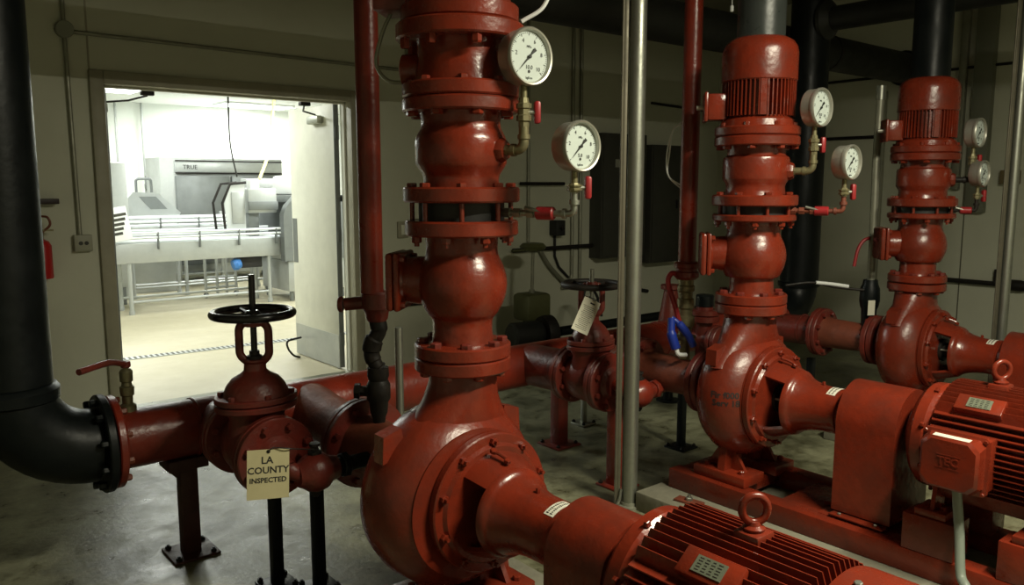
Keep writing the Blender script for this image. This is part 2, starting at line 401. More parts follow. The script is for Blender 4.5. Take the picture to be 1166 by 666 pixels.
def motor(X, az, label, boxed=True, de=0., dp=-.04, dz=0.):
    Y0 = 1.455; ax = (0,-1,0); S = (X, Y0, az)
    M = thing('electric_motor', label, 'motor', (X, 1.0, .205+dz), 'red finned motors')
    bm = N()
    lathe(bm, [(0,0),(.12,0),(.125,.02),(.19,.035),(.215,.06),(.218,.10),(.205,.115),(0,.115)], S, ax, 64); part('end_bell', bm, RED, M)
    bolts(M, 8, .222, (X, Y0-.095, az), ax, .011, .012, ph=.5)
    bm = N(); lathe(bm, [(0,.10),(.205,.10),(.205,.66),(0,.66)], S, ax, 64)
    # fins: parallel vertical sets top/bottom, horizontal sets left/right
    R = .247; ri = .19
    def fin(p0, p1, d, n):  # quad profile from inner to outer, thickness n
        t = V(n)*.0026
        for_pts = [V(p0)-t, V(p0)+t, V(p1)+t*.7, V(p1)-t*.7]
        A = [bm.verts.new(q+V((0,-.115,0))) for q in for_pts]
        # rounded near end
        B = [bm.verts.new(q+V((0,-.60,0))) for q in for_pts]
        A[2].co += V((0,-.025,0)); A[3].co += V((0,-.025,0)); B[2].co += V((0,.02,0)); B[3].co += V((0,.02,0))
        bm.faces.new(A[::-1]); bm.faces.new(B)
        for i in range(4):
            j = (i+1) % 4; bm.faces.new((A[i], A[j], B[j], B[i]))
    for i in range(-7, 8):
        u = i*.0235
        h = math.sqrt(max(R*R-u*u, .0001)); hi = math.sqrt(ri*ri-u*u) if abs(u) < ri else .0
        for s in (1, -1):
            fin((X+u, Y0, az+s*hi), (X+u, Y0, az+s*h), None, (1,0,0))
    for i in range(-6, 7):
        u = i*.0235
        h = math.sqrt(R*R-u*u); hi = math.sqrt(ri*ri-u*u)
        for s in (1, -1):
            fin((X+s*hi, Y0, az+u), (X+s*h, Y0, az+u), None, (0,0,1))
    part('finned_housing', bm, RED, M)
    bm = N(); lathe(bm, [(0,.60),(.228,.60),(.243,.61),(.245,.625),(.245,.80),(.235,.835),(.20,.855),(.13,.86),(0,.86)], S, ax, 64); cw = part('fan_cowl', bm, RED, M)
    bolt(M, (X-.04, Y0-.66, az+.241), (-.16,0,1), .010, .008, GALV, name='cowl_screw')
    bolt(M, (X-.241, Y0-.66, az-.04), (-1,0,-.16), .010, .008, GALV, name='cowl_screw')
    # lifting eye on a boss
    ye = Y0-.30+de
    bm = N(); box(bm, (X, ye, az+.232), (.075, .075, .05), bev=.008); part('lifting_boss', bm, RED, M)
    bm = N(); lathe(bm, [(0,0),(.026,0),(.028,.008),(.018,.014),(.014,.024),(0,.024)], (X,ye,az+.257), (0,0,1), 24)
    cx = (X, ye, az+.257+.018+.036)
    pts = [(cx[0]+.032*math.cos(a)*.8, cx[1]-.032*math.cos(a)*.6, cx[2]+.034*math.sin(a)) for a in [2*PI*i/28 for i in range(29)]]
    tube(bm, pts, .0105, 12); part('eye_bolt', bm, RED, M)
    # nameplate pad, upper left
    a = math.radians(128); d = V((math.cos(a), 0, math.sin(a))); tn = V((0,-1,0)); up = d.cross(tn)
    rot = Matrix((tn, up*-1, d)).transposed()
    if rot.determinant() < 0: rot = Matrix((tn, up, d)).transposed()
    c0 = V((X, Y0-.245+dp, az))
    bm = N(); box(bm, c0+d*.225, (.17, .075, .055), rot=rot, bev=.004); pad = part('nameplate_pad', bm, RED, M)
    bm = N(); box(bm, c0+d*.2545, (.085, .045, .003), rot=rot); npl = part('nameplate', bm, PLATE, M, 'small metal rating plate')
    bm = N()
    for k in range(5):
        for q in range(4): box(bm, c0+d*.2562+tn*(-.028+q*.018)+(rot @ V((0,1,0)))*(-.016+k*.008), (.012-(k*q % 3)*.002, .0025, .0006), rot=rot)
    part('plate_engraving', bm, IRON, npl)
    # terminal box on the -X side
    cx, cy, cz = X-.265, Y0-.265, az+.0
    bm = N(); box(bm, (cx+.012, cy, cz), (.075, .23, .20), bev=.01)
    tb = part('terminal_box', bm, RED, M)
    bm = N(); xx = cx-.025
    def oct_(y, z, c): return [(-y+c,-z),(y-c,-z),(y,-z+c),(y,z-c),(y-c,z),(-y+c,z),(-y,z-c),(-y,-z+c)]
    loft(bm, [[(xx-d_, cy+p, cz+q) for p, q in oct_(y_, z_, c_)] for d_, y_, z_, c_ in ((0,.118,.112,.012),(.014,.118,.112,.012),(.018,.108,.102,.022),(.062,.104,.098,.030),(.072,.094,.088,.030))])
    tc = part('cover', bm, RED, tb)
    for sy in (-1, 1):
        for sz in (-1, 1):
            b = bolt(tb, (xx-.014, cy+sy*.106, cz+sz*.100), (-1,0,0), .008, .010, name='cover_screw')
    bm = text_bm('TEC', .042, extr=.003, bold=.0008); bm.transform(facing((xx-.0725, cy, cz+.01), (0,-1,0), (0,0,1)))
    for q in (.028, -.022): box(bm, (xx-.0725, cy, cz+.006+q), (.002, .085, .004))
    part('raised_emblem', bm, RED, tb)
    if boxed:
        bm = N(); box(bm, (xx-.046, cy, cz+.099), (.028, .13, .002), rot=Matrix.Rotation(math.radians(-6), 3, 'Y')); part('white_sticker', bm, LABEL, tb, 'narrow white sticker')
    # feet on riser blocks
    for s in (-1, 1):
        for k, yy in enumerate((Y0-.17, Y0-.52)):
            bm = N(); box(bm, (X+s*.185, yy, .365+dz), (.13, .12, .03), bev=.004)
            prism(bm, [(X+s*.14, yy+.008, .37+dz), (X+s*.235, yy+.008, .37+dz), (X+s*.20, yy+.008, az-.08), (X+s*.13, yy+.008, az-.12)], (0,-.016,0))
            part('motor_foot', bm, RED, M)
            bolt(M, (X+s*.205, yy-.03, .38+dz), (0,0,1), .012, .014)
    return M

def skid(X, label, dz=0.):
    K = thing('base_frame', label, 'base frame', (X, 1.5, .1+dz), 'steel skids under the pumps')
    for s in (-1, 1):
        bm = N(); box(bm, (X+s*.215, 1.575, .15+dz), (.09, 2.0, .10), bev=.006); part('side_rail', bm, RED, K)
    for i, (y, w) in enumerate(((2.50,.12),(2.28,.16),(1.86,.24),(1.42,.1),(.65,.15))):
        bm = N(); box(bm, (X, y, .165+dz), (.345, w, .06), bev=.003); part('cross_member', bm, RED, K)
    bm = N(); box(bm, (X, 1.60, .196+dz), (.40, .36, .012)); part('guard_plate', bm, RED, K)
    for s in (-1, 1):
        for yy in (1.455-.17, 1.455-.52):
            bm = N(); box(bm, (X+s*.19, yy, .275+dz), (.14, .20, .15), bev=.005); part('mounting_block', bm, RED, K)
    return K

AZ = {1: .545, 2: .62, 3: .62}
PX = {1: 1.68, 2: 3.45, 3: 5.28}
ZF = {1: 1.045, 2: 1.07, 3: 1.03}
WHO = {1: dict(pump='large red pump with smooth round volute, nearest to the camera at lower middle'),
       2: dict(pump='red pump with black stencilled writing on its volute, middle of the row'),
       3: dict(pump='dim red pump standing against the right wall, farthest of the three')}
VOL = {}
for k in (1, 2, 3):
    P_, v_ = pump(PX[k], AZ[k], ZF[k], WHO[k], *((1.06, .045, -.045, .05, -.075) if k == 1 else ())); VOL[k] = (P_, v_)
    gl = {1: 'arched red coupling guard between nearest pump and cropped finned motor at bottom',
          2: 'tall arched red coupling guard beside the motor with the square terminal box',
          3: 'dim red coupling guard at right edge in front of the tall grey pipe'}[k]
    ml = {1: 'red finned motor with lifting eye cropped by the bottom edge of the photo',
          2: 'red finned motor with square terminal box and grey flexible conduit at right',
          3: 'red finned motor behind the coupling guard of the farthest pump'}[k]
    D1 = -.075 if k == 1 else 0.
    guard(PX[k], AZ[k], gl, *((.155, 1.69, 1.46, D1) if k == 1 else ())); motor(PX[k], AZ[k], ml, boxed=(k != 3), de=-.07 if k == 1 else 0, dp=-.11 if k == 1 else -.04, dz=D1)
    skid(PX[k], {1: 'red steel skid under the nearest pump and cropped motor', 2: 'red steel channel skid on pale concrete plinth under the middle pump', 3: 'red steel skid under the farthest pump by the right wall'}[k], D1)
    bm = N(); box(bm, (PX[k]+.02, 1.60, (.10+D1)/2), (.92, 2.08, .10+D1), bev=.008)
    bmesh.ops.subdivide_edges(bm, edges=[e for e in bm.edges if e.calc_length() > .4], cuts=6, use_grid_fill=True)
    solo('concrete_plinth', bm, PLINTH, {1: 'concrete plinth beneath the nearest pump skid', 2: 'pale concrete plinth with exposed corner under middle pump skid, behind grey pipe', 3: 'concrete plinth in shadow beneath the farthest pump'}[k], 'plinth', group='concrete plinths')
# anchor bolt on the pale plinth
A = thing('anchor_bolt', 'rusty anchor nut and clip plate on the pale plinth corner', 'anchor bolt', (3.10, 2.37, .1))
bm = N(); box(bm, (3.10,2.37,.106), (.06,.14,.012), rz=.15, bev=.002); part('clip_plate', bm, RUST, A)
bolt(A, (3.10,2.37,.112), (0,0,1), .018, .016, GALV, stud=.012, name='nut')

# stencilled writing on the middle pump
def stencil():
    P_, vol = VOL[2]
    b = N(); b.from_mesh(vol.data); tree = BVHTree.FromBMesh(b); b.free()
    t = text_bm('Fir f000\n Serv 18', .042, extr=0., spacing=.9, bold=.0012)
    X, Y = PX[2], 2.30
    d = V((.80, .60, 0)); rt = V((.60,-.80,0))
    M = facing(V((X-.285, Y-.07, AZ[2]+.02))-d*.8, rt, (0,0,1))
    bmesh.ops.subdivide_edges(t, edges=t.edges[:], cuts=1)
    t.transform(M)
    extra = N(); prism(extra, [(-.135,0,-.006),(-.10,0,-.004),(-.095,0,.03)], (0,.0001,0))
    root = P_.location
    for v in t.verts:
        o = v.co-root; h = tree.ray_cast(o, d)
        if h[0]: v.co = h[0]+h[1]*.0008+root
    bad = [f for f in t.faces if f.calc_area() > .0006]
    extra.free()
    if bad: bmesh.ops.delete(t, geom=bad, context='FACES')
    part('stencilled_text', t, INK, P_, 'black stencilled text')
stencil()

# ------------------------------------------------------------------ vertical discharge stacks
def vthing(name, label, cat, X, z, g=None): return thing(name, label, cat, (X, 2.30, z), g)
def vflange(T, X, z0, z1, R, name='flange', m=None):
    bm = N(); lathe(bm, disc(R, z0, z1, .006), (X,2.30,0), (0,0,1), 64); return part(name, bm, m or RED, T)
def vbolts(T, X, z, R, up, n=8, ph=.35, r=.021, h=.016, stud=0., m=None): bolts(T, n, R, (X,2.30,z), (0,0,1 if up else -1), r, h, m, ph, stud)
AZB = math.radians(131); BD = V((math.cos(AZB), math.sin(AZB), 0))  # bonnet direction
GA = math.radians(-68); GD = V((math.cos(GA), math.sin(GA), 0))     # gauge direction

def check_valve(X, z0, z1, zb, label):
    """globular swing check valve from flange z0 to flange z1, bulb centre zb"""
    T = vthing('check_valve', label, 'check valve', X, z0, 'bulbous check valves')
    bm = N()
    R = .157
    key = [(z0+.03,.122),(z0+.05,.110),(z0+.09,.106),(z0+.13,.108),(zb-.11,.126),(zb-.07,.147),(zb-.025,.158),(zb+.015,.157),(zb+.055,.146),(zb+.085,.132),(zb+.11,.126),(z1,.129)]
    prof = [(0,z0+.03)]+[(q.x, q.z) for q in smooth_path([(a, 0, b) for b, a in key], 5)]+[(0,z1)]
    lathe(bm, prof, (X,2.30,0), (0,0,1), 64)
    # side neck to the cover
    c = V((X,2.30,zb)); lathe(bm, [(0,.0),(.085,.0),(.086,.15),(.082,.195),(.09,.205),(0,.205)], c, BD, 40)
    part('valve_body', bm, RED, T)
    rot = Matrix.Rotation(AZB, 3, 'Z')
    bm = N(); box(bm, c+BD*.214, (.022, .20, .205), rot=rot, bev=.009); part('bonnet_flange', bm, RED, T)
    bm = N(); box(bm, c+BD*.240, (.030, .20, .205), rot=rot, bev=.014); cv = part('bonnet_cover', bm, RED, T)
    tn = V((-BD.y, BD.x, 0))
    for sy in (-1,1):
        for sz in (-1,1): bolt(T, c+BD*.203+tn*sy*.078+V((0,0,sz*.08)), -BD, .012, .016)
    vflange(T, X, z0, z0+.048, .172, 'lower_flange'); vbolts(T, X, z0+.048, .142, True, ph=.3, m=REDO)
    # cast ring mark
    p = c+V((-.75*.157,-.66*.157,.0))
    return T
def wafer(X, z0, z1, zt, label):
    """lower ring flange z0..z1 of the valve below, open gap with long studs up to zt"""
    T = vthing('wafer_valve', label, 'valve', X, z0, 'open stud gaps with black wafer bodies')
    vflange(T, X, z0, z1, .198, 'ring_flange'); 
    bm = N(); lathe(bm, [(0,z1),(.150,z1),(.150,zt),(0,zt)], (X,2.30,0), (0,0,1), 48); part('wafer_body', bm, RUBBER, T)
    for i in range(8):
        a = 2*PI*(i+.2)/8; x, y = X+.172*math.cos(a), 2.30+.172*math.sin(a)
        bm = N(); cyl(bm, (x,y,z1), (x,y,zt), .0085, 12); part('stud', bm, RED, T)
    bolts(T, 8, .172, (X,2.30,z0), (0,0,-1), .017, .022, ph=.2, stud=.012)
    return T

def body1(X, z0, z1, label, banded=False):
    """trim valve body: bottom flange at z0, bulged middle, top flange ending z1"""
    T = vthing('trim_body', label, 'pipe fitting', X, z0, 'bulged pipe bodies of the stacks')
    h = z1-z0
    bm = N(); zz = lambda f: z0+f*h
    if banded: lathe(bm, [(0,z0+.04),(.150,z0+.04),(.141,zz(.20)),(.138,zz(.27)),(.142,zz(.32)),(.156,zz(.38)),(.157,zz(.40)),(.157,zz(.66)),(.153,zz(.70)),(.138,zz(.73)),(.136,zz(.80)),(.146,z1-.03),(0,z1-.03)], (X,2.30,0), (0,0,1), 64)
    else: lathe(bm, [(0,z0+.04),(.138,z0+.04),(.130,zz(.22)),(.134,zz(.27)),(.150,zz(.34)),(.158,zz(.38)),(.158,zz(.60)),(.150,zz(.66)),(.138,zz(.72)),(.136,zz(.78)),(.146,z1-.03),(0,z1-.03)], (X,2.30,0), (0,0,1), 64)
    c = V((X,2.30,zz(.50))); lathe(bm, [(0,.12),(.042,.12),(.042,.165),(.034,.178),(0,.178)], c, GD, 8)
    part('body', bm, RED, T)
    vflange(T, X, z0, z0+.052, .203, 'lower_flange'); vflange(T, X, z1-.046, z1, .20, 'upper_flange')
    vbolts(T, X, z0+.052, .172, True, ph=.2, r=.018, h=.014); vbolts(T, X, z1-.046, .172, False, ph=.4)
    return T, zz(.50)

def upright_motor(X, z0, z1, zf, zd, ztop, label, boxz=None):
    """bottom flange z0..z1, finned drum to zf, smooth cap dome from zf to zd, shoulder ring at ztop"""
    T = vthing('upright_finned_drum', label, 'finned drum', X, z0, 'ribbed red drums on top of the stacks')
    vflange(T, X, z0, z1, .20, 'lower_flange'); vbolts(T, X, z1, .175, True, ph=.4, r=.014, h=.018)
    bm = N(); lathe(bm, [(0,z1-.002),(.178,z1-.002),(.170,z1+.03),(.148,z1+.045),(.148,zf),(0,zf)], (X,2.30,0), (0,0,1), 64)
    n = 52
    for i in range(n):
        a = 2*PI*i/n; d = V((math.cos(a), math.sin(a), 0)); c = V((X,2.30,(z1+.045+zf)/2))
        wide = (i % 13 == 6)
        box(bm, c+d*.158, (.026, .030 if wide else .0052, zf-z1-.05), rz=a)
    part('ribbed_housing', bm, RED, T)
    bm = N(); lathe(bm, [(0,zf-.012),(.170,zf-.012),(.176,zf-.006),(.176,zd),(.170,zd+.03),(.153,zd+.055),(.128,zd+.07),(.122,ztop),(0,ztop)], (X,2.30,0), (0,0,1), 64); part('cap', bm, RED, T)
    if boxz:
        c = V((X,2.30,boxz)); rot = Matrix.Rotation(AZB, 3, 'Z')
        bm = N(); box(bm, c+BD*.195, (.09,.12,.125), rot=rot, bev=.008); tb = part('terminal_box', bm, RED, T)
        bm = N(); box(bm, c+BD*.248, (.018,.135,.14), rot=rot, bev=.006); part('box_lid', bm, RED, tb)
        bm = N(); cyl(bm, c+BD*.25, c+BD*.29, .012, 10); part('cable_gland', bm, CHROME, tb)
    return T

def gauge(p, R, label, sub, tilt=0.):
    """dial gauge facing -Y, centre p; stem comes from below"""
    p = V(p); T = thing('pressure_gauge', label, 'pressure gauge', p-V((0,-.03,R+.04)), 'round dial gauges')
    f = V((0,-1,0)); back = p+V((0,.062,0))
    bm = N(); lathe(bm, [(0,0),(R*.9,0),(R*.95,.006),(R*.95,.055),(0,.055)], back, f, 56); part('case', bm, CHROME, T)
    bm = N(); lathe(bm, [(R*.86,.05),(R*.98,.05),(R,.055),(R,.066),(R*.96,.072),(R*.9,.07),(R*.86,.062)], back, f, 56, close=True); part('bezel', bm, CHROME, T)
    bm = N(); lathe(bm, [(0,.05),(R*.87,.05),(R*.87,.057),(0,.057)], back, f, 56); dl = part('dial', bm, DIAL, T)
    fy = back.y-.0575
    bm = N()
    for i in range(51):
        a = math.radians(225-270*i/50); L = .11 if i % 5 == 0 else .05
        r = R*(.82-L/2); box(bm, (p.x+r*math.cos(a), fy-.0003, p.z+r*math.sin(a)), (R*L, .0006, R*(.022 if i % 5 == 0 else .012)), rot=Matrix.Rotation(-a, 3, 'Y'))
    part('dial_marks', bm, INK, dl)
    bm = N()
    for i, s in enumerate(('0','2','4','6','8','10')):
        a = math.radians(225-54*i); 
        if i == 0: continue
        t = text_bm(s, R*.2, extr=.0003); t.transform(facing((p.x+R*.58*math.cos(a), fy-.0004, p.z+R*.58*math.sin(a)), (1,0,0), (0,0,1))); merge(bm, t)
    for s, dz, sz in (('MPa', .33, .11), (sub, -.36, .17), ('kgf/cm', -.72, .10)):
        t = text_bm(s, R*sz*1.15, extr=.0003); t.transform(facing((p.x, fy-.0004, p.z+R*dz), (1,0,0), (0,0,1))); merge(bm, t)
    lathe(bm, [(0,0),(R*.055,0),(R*.055,.0006),(0,.0006)], (p.x, fy, p.z-R*.5), f, 16)
    part('dial_figures', bm, INK, dl)
    a = math.radians(225); u = V((math.cos(a),0,math.sin(a))); w = V((-u.z,0,u.x)); y = fy-.004
    c = V((p.x, y, p.z)); bm = N()
    prism(bm, [c-w*R*.03, c+u*R*.68, c+w*R*.03, c-u*R*.12+w*R*.02, c-u*R*.38+w*R*.07, c-u*R*.38-w*R*.07, c-u*R*.12-w*R*.02], (0,-.0012,0))
    lathe(bm, disc(R*.07, 0, .004, .001), c, f, 20); part('needle', bm, INK, T)
    bm = N(); b = p+V((0,.03,0)); cyl(bm, b-V((0,0,R*.93)), b-V((0,0,R+.035)), .011, 12); part('stem', bm, BRASS, T)
    return T
def gauge_set(X, zu, zl, zgu, zgl, w, ru=.095, rl=.080, ku=.30, kl=.47):
    c = V((X,2.30,0))
    # upper: nipple from the trim body, elbow, cock, gauge
    e = c+GD*ku; s = c+GD*.165
    bm = N(); tube(bm, round_path([s+V((0,0,zu)), e+V((0,0,zu)), e+V((0,0,zu+.075))], .03, 6), .017, 12)
    cyl(bm, s+V((0,0,zu)), s+GD*.02+V((0,0,zu)), .019, 6); cyl(bm, e-GD*.045+V((0,0,zu)), e-GD*.03+V((0,0,zu)), .021, 16)
    cyl(bm, e+V((0,0,zu+.035)), e+V((0,0,zu+.05)), .021, 16)
    solo('gauge_elbow', bm, BRASS if w != 'far' else IRON, f'short elbow pipe below the upper dial gauge of the {w} pump stack', 'pipe', group='gauge elbows')
    top = zgu-ru-.035
    cock(e, zu+.075, top, w, 'upper')
    gauge(e+V((0,-.03,zgu)), ru, f'larger upper round dial gauge beside the {w} pump stack', '10.0')
    # lower
    g = c+GD*kl; s = c+GD*.15
    bm = N(); tube(bm, round_path([s+V((0,0,zl)), g+V((0,0,zl)), g+V((0,0,zl+.07))], .02, 6), .011, 12)
    for q in (.02, .06, .11): cyl(bm, s+GD*q+V((0,0,zl)), s+GD*(q+.025)+V((0,0,zl)), .018, 6)
    cyl(bm, g+V((0,0,zl+.03)), g+V((0,0,zl+.045)), .017, 16); cyl(bm, g-GD*.04+V((0,0,zl)), g-GD*.028+V((0,0,zl)), .017, 16)
    L = solo('gauge_pipe', bm, GALV if w == 'nearest' else (RUST if w == 'middle' else IRON), f'horizontal gauge pipe run from the wafer gap of the {w} pump stack', 'pipe', group='gauge pipes')
    bm = N(); h = s+GD*(kl-.15)*.62+V((0,0,zl)); C = thing('ball_valve', f'small red painted ball valve on the horizontal gauge pipe of {w} pump', 'ball valve', h-V((0,0,.02)))
    cyl(bm, h-GD*.03, h+GD*.035, .022, 12, ch=.004); part('body', bm, HANDLE, C)
    bm = N(); cyl(bm, h, h+V((0,-.035,.0)), .009, 10); tube(bm, smooth_path([h+V((0,-.035,0))-GD*.005, h+V((0,-.037,.006))-GD*.05, h+V((0,-.035,.018))-GD*.10]), .007, 8); part('lever', bm, GALV, C)
    cock(g, zl+.07, zgl-rl-.035, w, 'lower')
    gauge(g+V((0,-.03,zgl)), rl, f'smaller lower round dial gauge on the pipe arm of the {w} pump stack', '5.0')
def cock(e, z0, z1, w, which):
    C = thing('gauge_valve', f'brass gauge valve with red handle under the {which} dial gauge of {w} pump', 'valve', (e.x, e.y, z0), 'small gauge valves')
    h = z1-z0; bm = N()
    lathe(bm, [(0,z0),(.018,z0),(.018,z0+h*.18),(.025,z0+h*.2),(.025,z0+h*.38),(.021,z0+h*.42),(.021,z0+h*.6),(.026,z0+h*.64),(.026,z0+h*.8),(.018,z0+h*.82),(.015,z1),(0,z1)], (e.x,e.y,0), (0,0,1), 8)
    part('body', bm, BRASS, C)
    m = V((e.x, e.y, z0+h*.5)); d = V((.85,-.53,0)).normalized()
    bm = N(); cyl(bm, m, m+d*.045, .008, 10); part('stem', bm, GALV, C)
    bm = N(); rot = Matrix.Rotation(math.atan2(d.y, d.x), 3, 'Z')
    box(bm, m+d*.045, (.022, .028, .074), rot=rot, bev=.008); part('handle', bm, HANDLE, C)

# stack 1 (taller)
Z = 1.045
check_valve(1.68, 1.047, 1.475, 1.312, 'bulbous red check valve above the nearest pump, big rounded belly')
wafer(1.68, 1.475, 1.528, 1.588, 'red ring and black wafer gap with thin studs, second joint of nearest stack')
T1, zu = body1(1.68, 1.59, 1.940, 'red bulged fitting with elbow tapping below the top spool of nearest stack')
S = vthing('pipe_spool', 'red flanged spool with raised casting mark just below top of nearest stack', 'pipe spool', 1.68, 1.942)
bm = N(); lathe(bm, [(0,1.97),(.162,1.97),(.158,2.01),(.148,2.06),(.146,2.10),(.150,2.15),(0,2.15)], (1.68,2.30,0), (0,0,1), 64)
c = V((1.68,2.30,2.04)); lathe(bm, [(0,.10),(.06,.10),(.055,.20),(.03,.21),(0,.21)], c, BD, 24); part('body', bm, RED, S)
vflange(S, 1.68, 1.942, 1.99, .20, 'lower_flange'); vflange(S, 1.68, 2.13, 2.185, .218, 'upper_flange')
vbolts(S, 1.68, 1.99, .17, True, ph=.25, r=.017, h=.015); vbolts(S, 1.68, 2.13, .19, False, ph=.45, r=.018, h=.03)
bm = text_bm('E', .085, extr=.004); d = V((.40,-.917,0)); bm.transform(facing(V((1.68,2.30,2.055))+d*.148, (.917,.40,0), (0,0,1))); part('cast_mark', bm, RED, S)
T = upright_motor(1.68, 2.188, 2.245, 2.43, 2.56, 2.66, 'red ribbed drum cut off by the top edge above the nearest stack', None)
c = V((1.68,2.30,2.31)); rot = Matrix.Rotation(AZB, 3, 'Z')
bm = N(); box(bm, c+BD*.22, (.13,.15,.16), rot=rot, bev=.01); tb1 = part('terminal_box', bm, REDO, T)
bm = N(); tube(bm, smooth_path([c+BD*.24+V((0,0,-.07)), c+BD*.275+V((0,0,-.14)), c+BD*.30+V((0,0,-.24)), c+BD*.26+V((0,0,-.30)), c+BD*.19+V((0,0,-.31))]), .007, 8)
solo('flexible_cable', bm, CONDUIT, 'thin grey flexible cable looping beside the top of the nearest stack', 'cable')
bm = N(); tube(bm, smooth_path([(1.81,2.13,2.19),(1.865,2.08,2.24),(1.885,2.06,2.34),(1.87,2.07,2.46)]), .007, 8); solo('flexible_cable', bm, STEELW, 'short pale flexible conduit beside the top drum above the large dial gauge', 'cable')
gauge_set(1.68, zu, 1.556, 2.063, 1.772, 'nearest', .094, .082, .245, .43)
# stack 2, 3
for k, w in ((2,'middle'),(3,'far')):
    X = PX[k]; dz = 0 if k == 2 else -.035
    check_valve(X, 1.072+dz, 1.475+dz, 1.312+dz, f'red bulb shaped check valve with side cover above the {w} pump')
    wafer(X, 1.475+dz, 1.508+dz, 1.547+dz, f'red ring with stud gap and black wafer in the {w} pump stack')
    T_, zu = body1(X, 1.549+dz, 1.879+dz, f'red bulged fitting between double flanges of the {w} pump stack', True)
    upright_motor(X, 1.881+dz, 1.925+dz, 2.145+dz, 2.265+dz, 2.338+dz, {2:'bright red ribbed drum with smooth dome under grey black riser pipe', 3:'dim red ribbed drum with smooth dome below the far black riser'}[k], 2.02+dz)
    gauge_set(X, zu, 1.527+dz, 2.005+dz*1.2, 1.752+dz, w, .090, .081, *((.262, .405) if k == 2 else (.262, .30)))
    bm = N(); cyl(bm, (X,2.30,2.33+dz), (X,2.30,ZC-.002), .112, 40); bm2 = bm
    solo('riser_pipe', bm, BLACK if k == 3 else mat('lit_black_pipe_paint', (.030,.035,.033), .35, vary=.4, col2=(.045,.05,.047), scale=10, bump=.2, bscale=30), {2:'glossy dark riser pipe rising from the dome of the middle stack', 3:'black riser pipe rising from the dome of the far stack'}[k], 'pipe', group='black riser pipes')  # middle riser: black paint lightened to carry the glow of the near lamp

# pump 1 riser above the frame
bm = N(); cyl(bm, (1.68,2.30,2.66), (1.68,2.30,ZC-.002), .112, 32)
solo('riser_pipe', bm, BLACK, 'black riser pipe above the nearest stack, out of view over the top edge', 'pipe', group='black riser pipes')

# ------------------------------------------------------------------ header and suction lines
HY, HZ, HR = 3.60, .58, .125
E_ = thing('pipe_elbow', 'thick black elbow pipe with bolted flange at left edge', 'pipe elbow', (.60,HY,.30))
bm = N(); cxx = .455
pts = [(cxx,HY,.87)]+[(cxx+.285*(1-math.cos(a)), HY, .865-.285*math.sin(a)) for a in [PI/2*i/12 for i in range(13)]]
tube(bm, pts, [.152]*len(pts), 40); part('elbow', bm, BLACK, E_)
bm = N(); flange(bm, (.752,HY,HZ), (1,0,0), .205, 0, .034); part('flange', bm, BLACK, E_)
bolts(E_, 10, .178, (.752,HY,HZ), (-1,0,0), .016, .028, BLACK, ph=.4)
bm = N(); lathe(bm, [(0,-.03),(.152,-.03),(.17,-.02),(.172,.02),(.16,.035),(.15,.04),(0,.04)], (cxx,HY,.84), (0,0,1), 48); part('collar', bm, BLACK, E_)
bm = N(); cyl(bm, (cxx,HY,.882), (cxx,HY,ZC-.002), .150, 48)
solo('supply_column', bm, BLACK, 'thick black vertical pipe filling the left edge of the photo', 'pipe')
H = thing('header_pipe', 'long red horizontal header pipe running from black elbow behind the pumps', 'pipe', (.8,HY,HZ-.13))
bm = N(); cyl(bm, (.83,HY,HZ), (6.0,HY,HZ), HR, 56); part('pipe', bm, REDP, H)
bm = N(); flange(bm, (.792,HY,HZ), (1,0,0), .195, 0, .032); lathe(bm, [(0,.03),(.142,.03),(.128,.05),(0,.05)], (.792,HY,HZ), (1,0,0)); part('flange', bm, REDP, H)
bolts(H, 10, .172, (.824,HY,HZ), (1,0,0), .014, .022, RUST, ph=.4)
for x in (1.14, 2.05, 2.55, 3.75, 4.3, 5.0):
    bm = N(); lathe(bm, [(HR-.004,-.008),(HR+.005,-.006),(HR+.007,0),(HR+.005,.006),(HR-.004,.008)], (x,HY,HZ), (1,0,0), 48, close=True)
    part('weld_bead', bm, REDP, H)
# lever valve on the header
B_ = thing('lever_valve', 'small brass valve with long red lever standing on the left end of header', 'valve', (.875,HY,HZ+HR))
bm = N(); zt = HZ+HR
lathe(bm, [(0,-.01),(.034,-.01),(.034,.02),(.022,.03),(.022,.06),(.028,.065),(.030,.10),(.022,.105),(.020,.12),(.026,.125),(.027,.165),(.020,.175),(.012,.18),(.012,.20),(0,.20)], (.875,HY,zt), (0,0,1), 12); part('body', bm, BRASS, B_)
bm = N(); dl = V((-.80,-.60,0)).normalized(); b0 = V((.875,HY,zt+.195))
tube(bm, smooth_path([b0+V((.012,0,-.004)), b0-dl*-.01, b0+dl*.03+V((0,0,.012)), b0+dl*.10+V((0,0,.022)), b0+dl*.24+V((0,0,.006))]), [.008]*17+[.010]*8+[.011]*8, 10) if False else tube(bm, smooth_path([b0+V((.012,0,-.004)), b0+dl*.03+V((0,0,.012)), b0+dl*.10+V((0,0,.028)), b0+dl*.26+V((0,0,.026))]), .0135, 10)
lathe(bm, disc(.02, -.012, .014, .003), b0, (0,0,1), 16); part('lever', bm, REDO, B_)

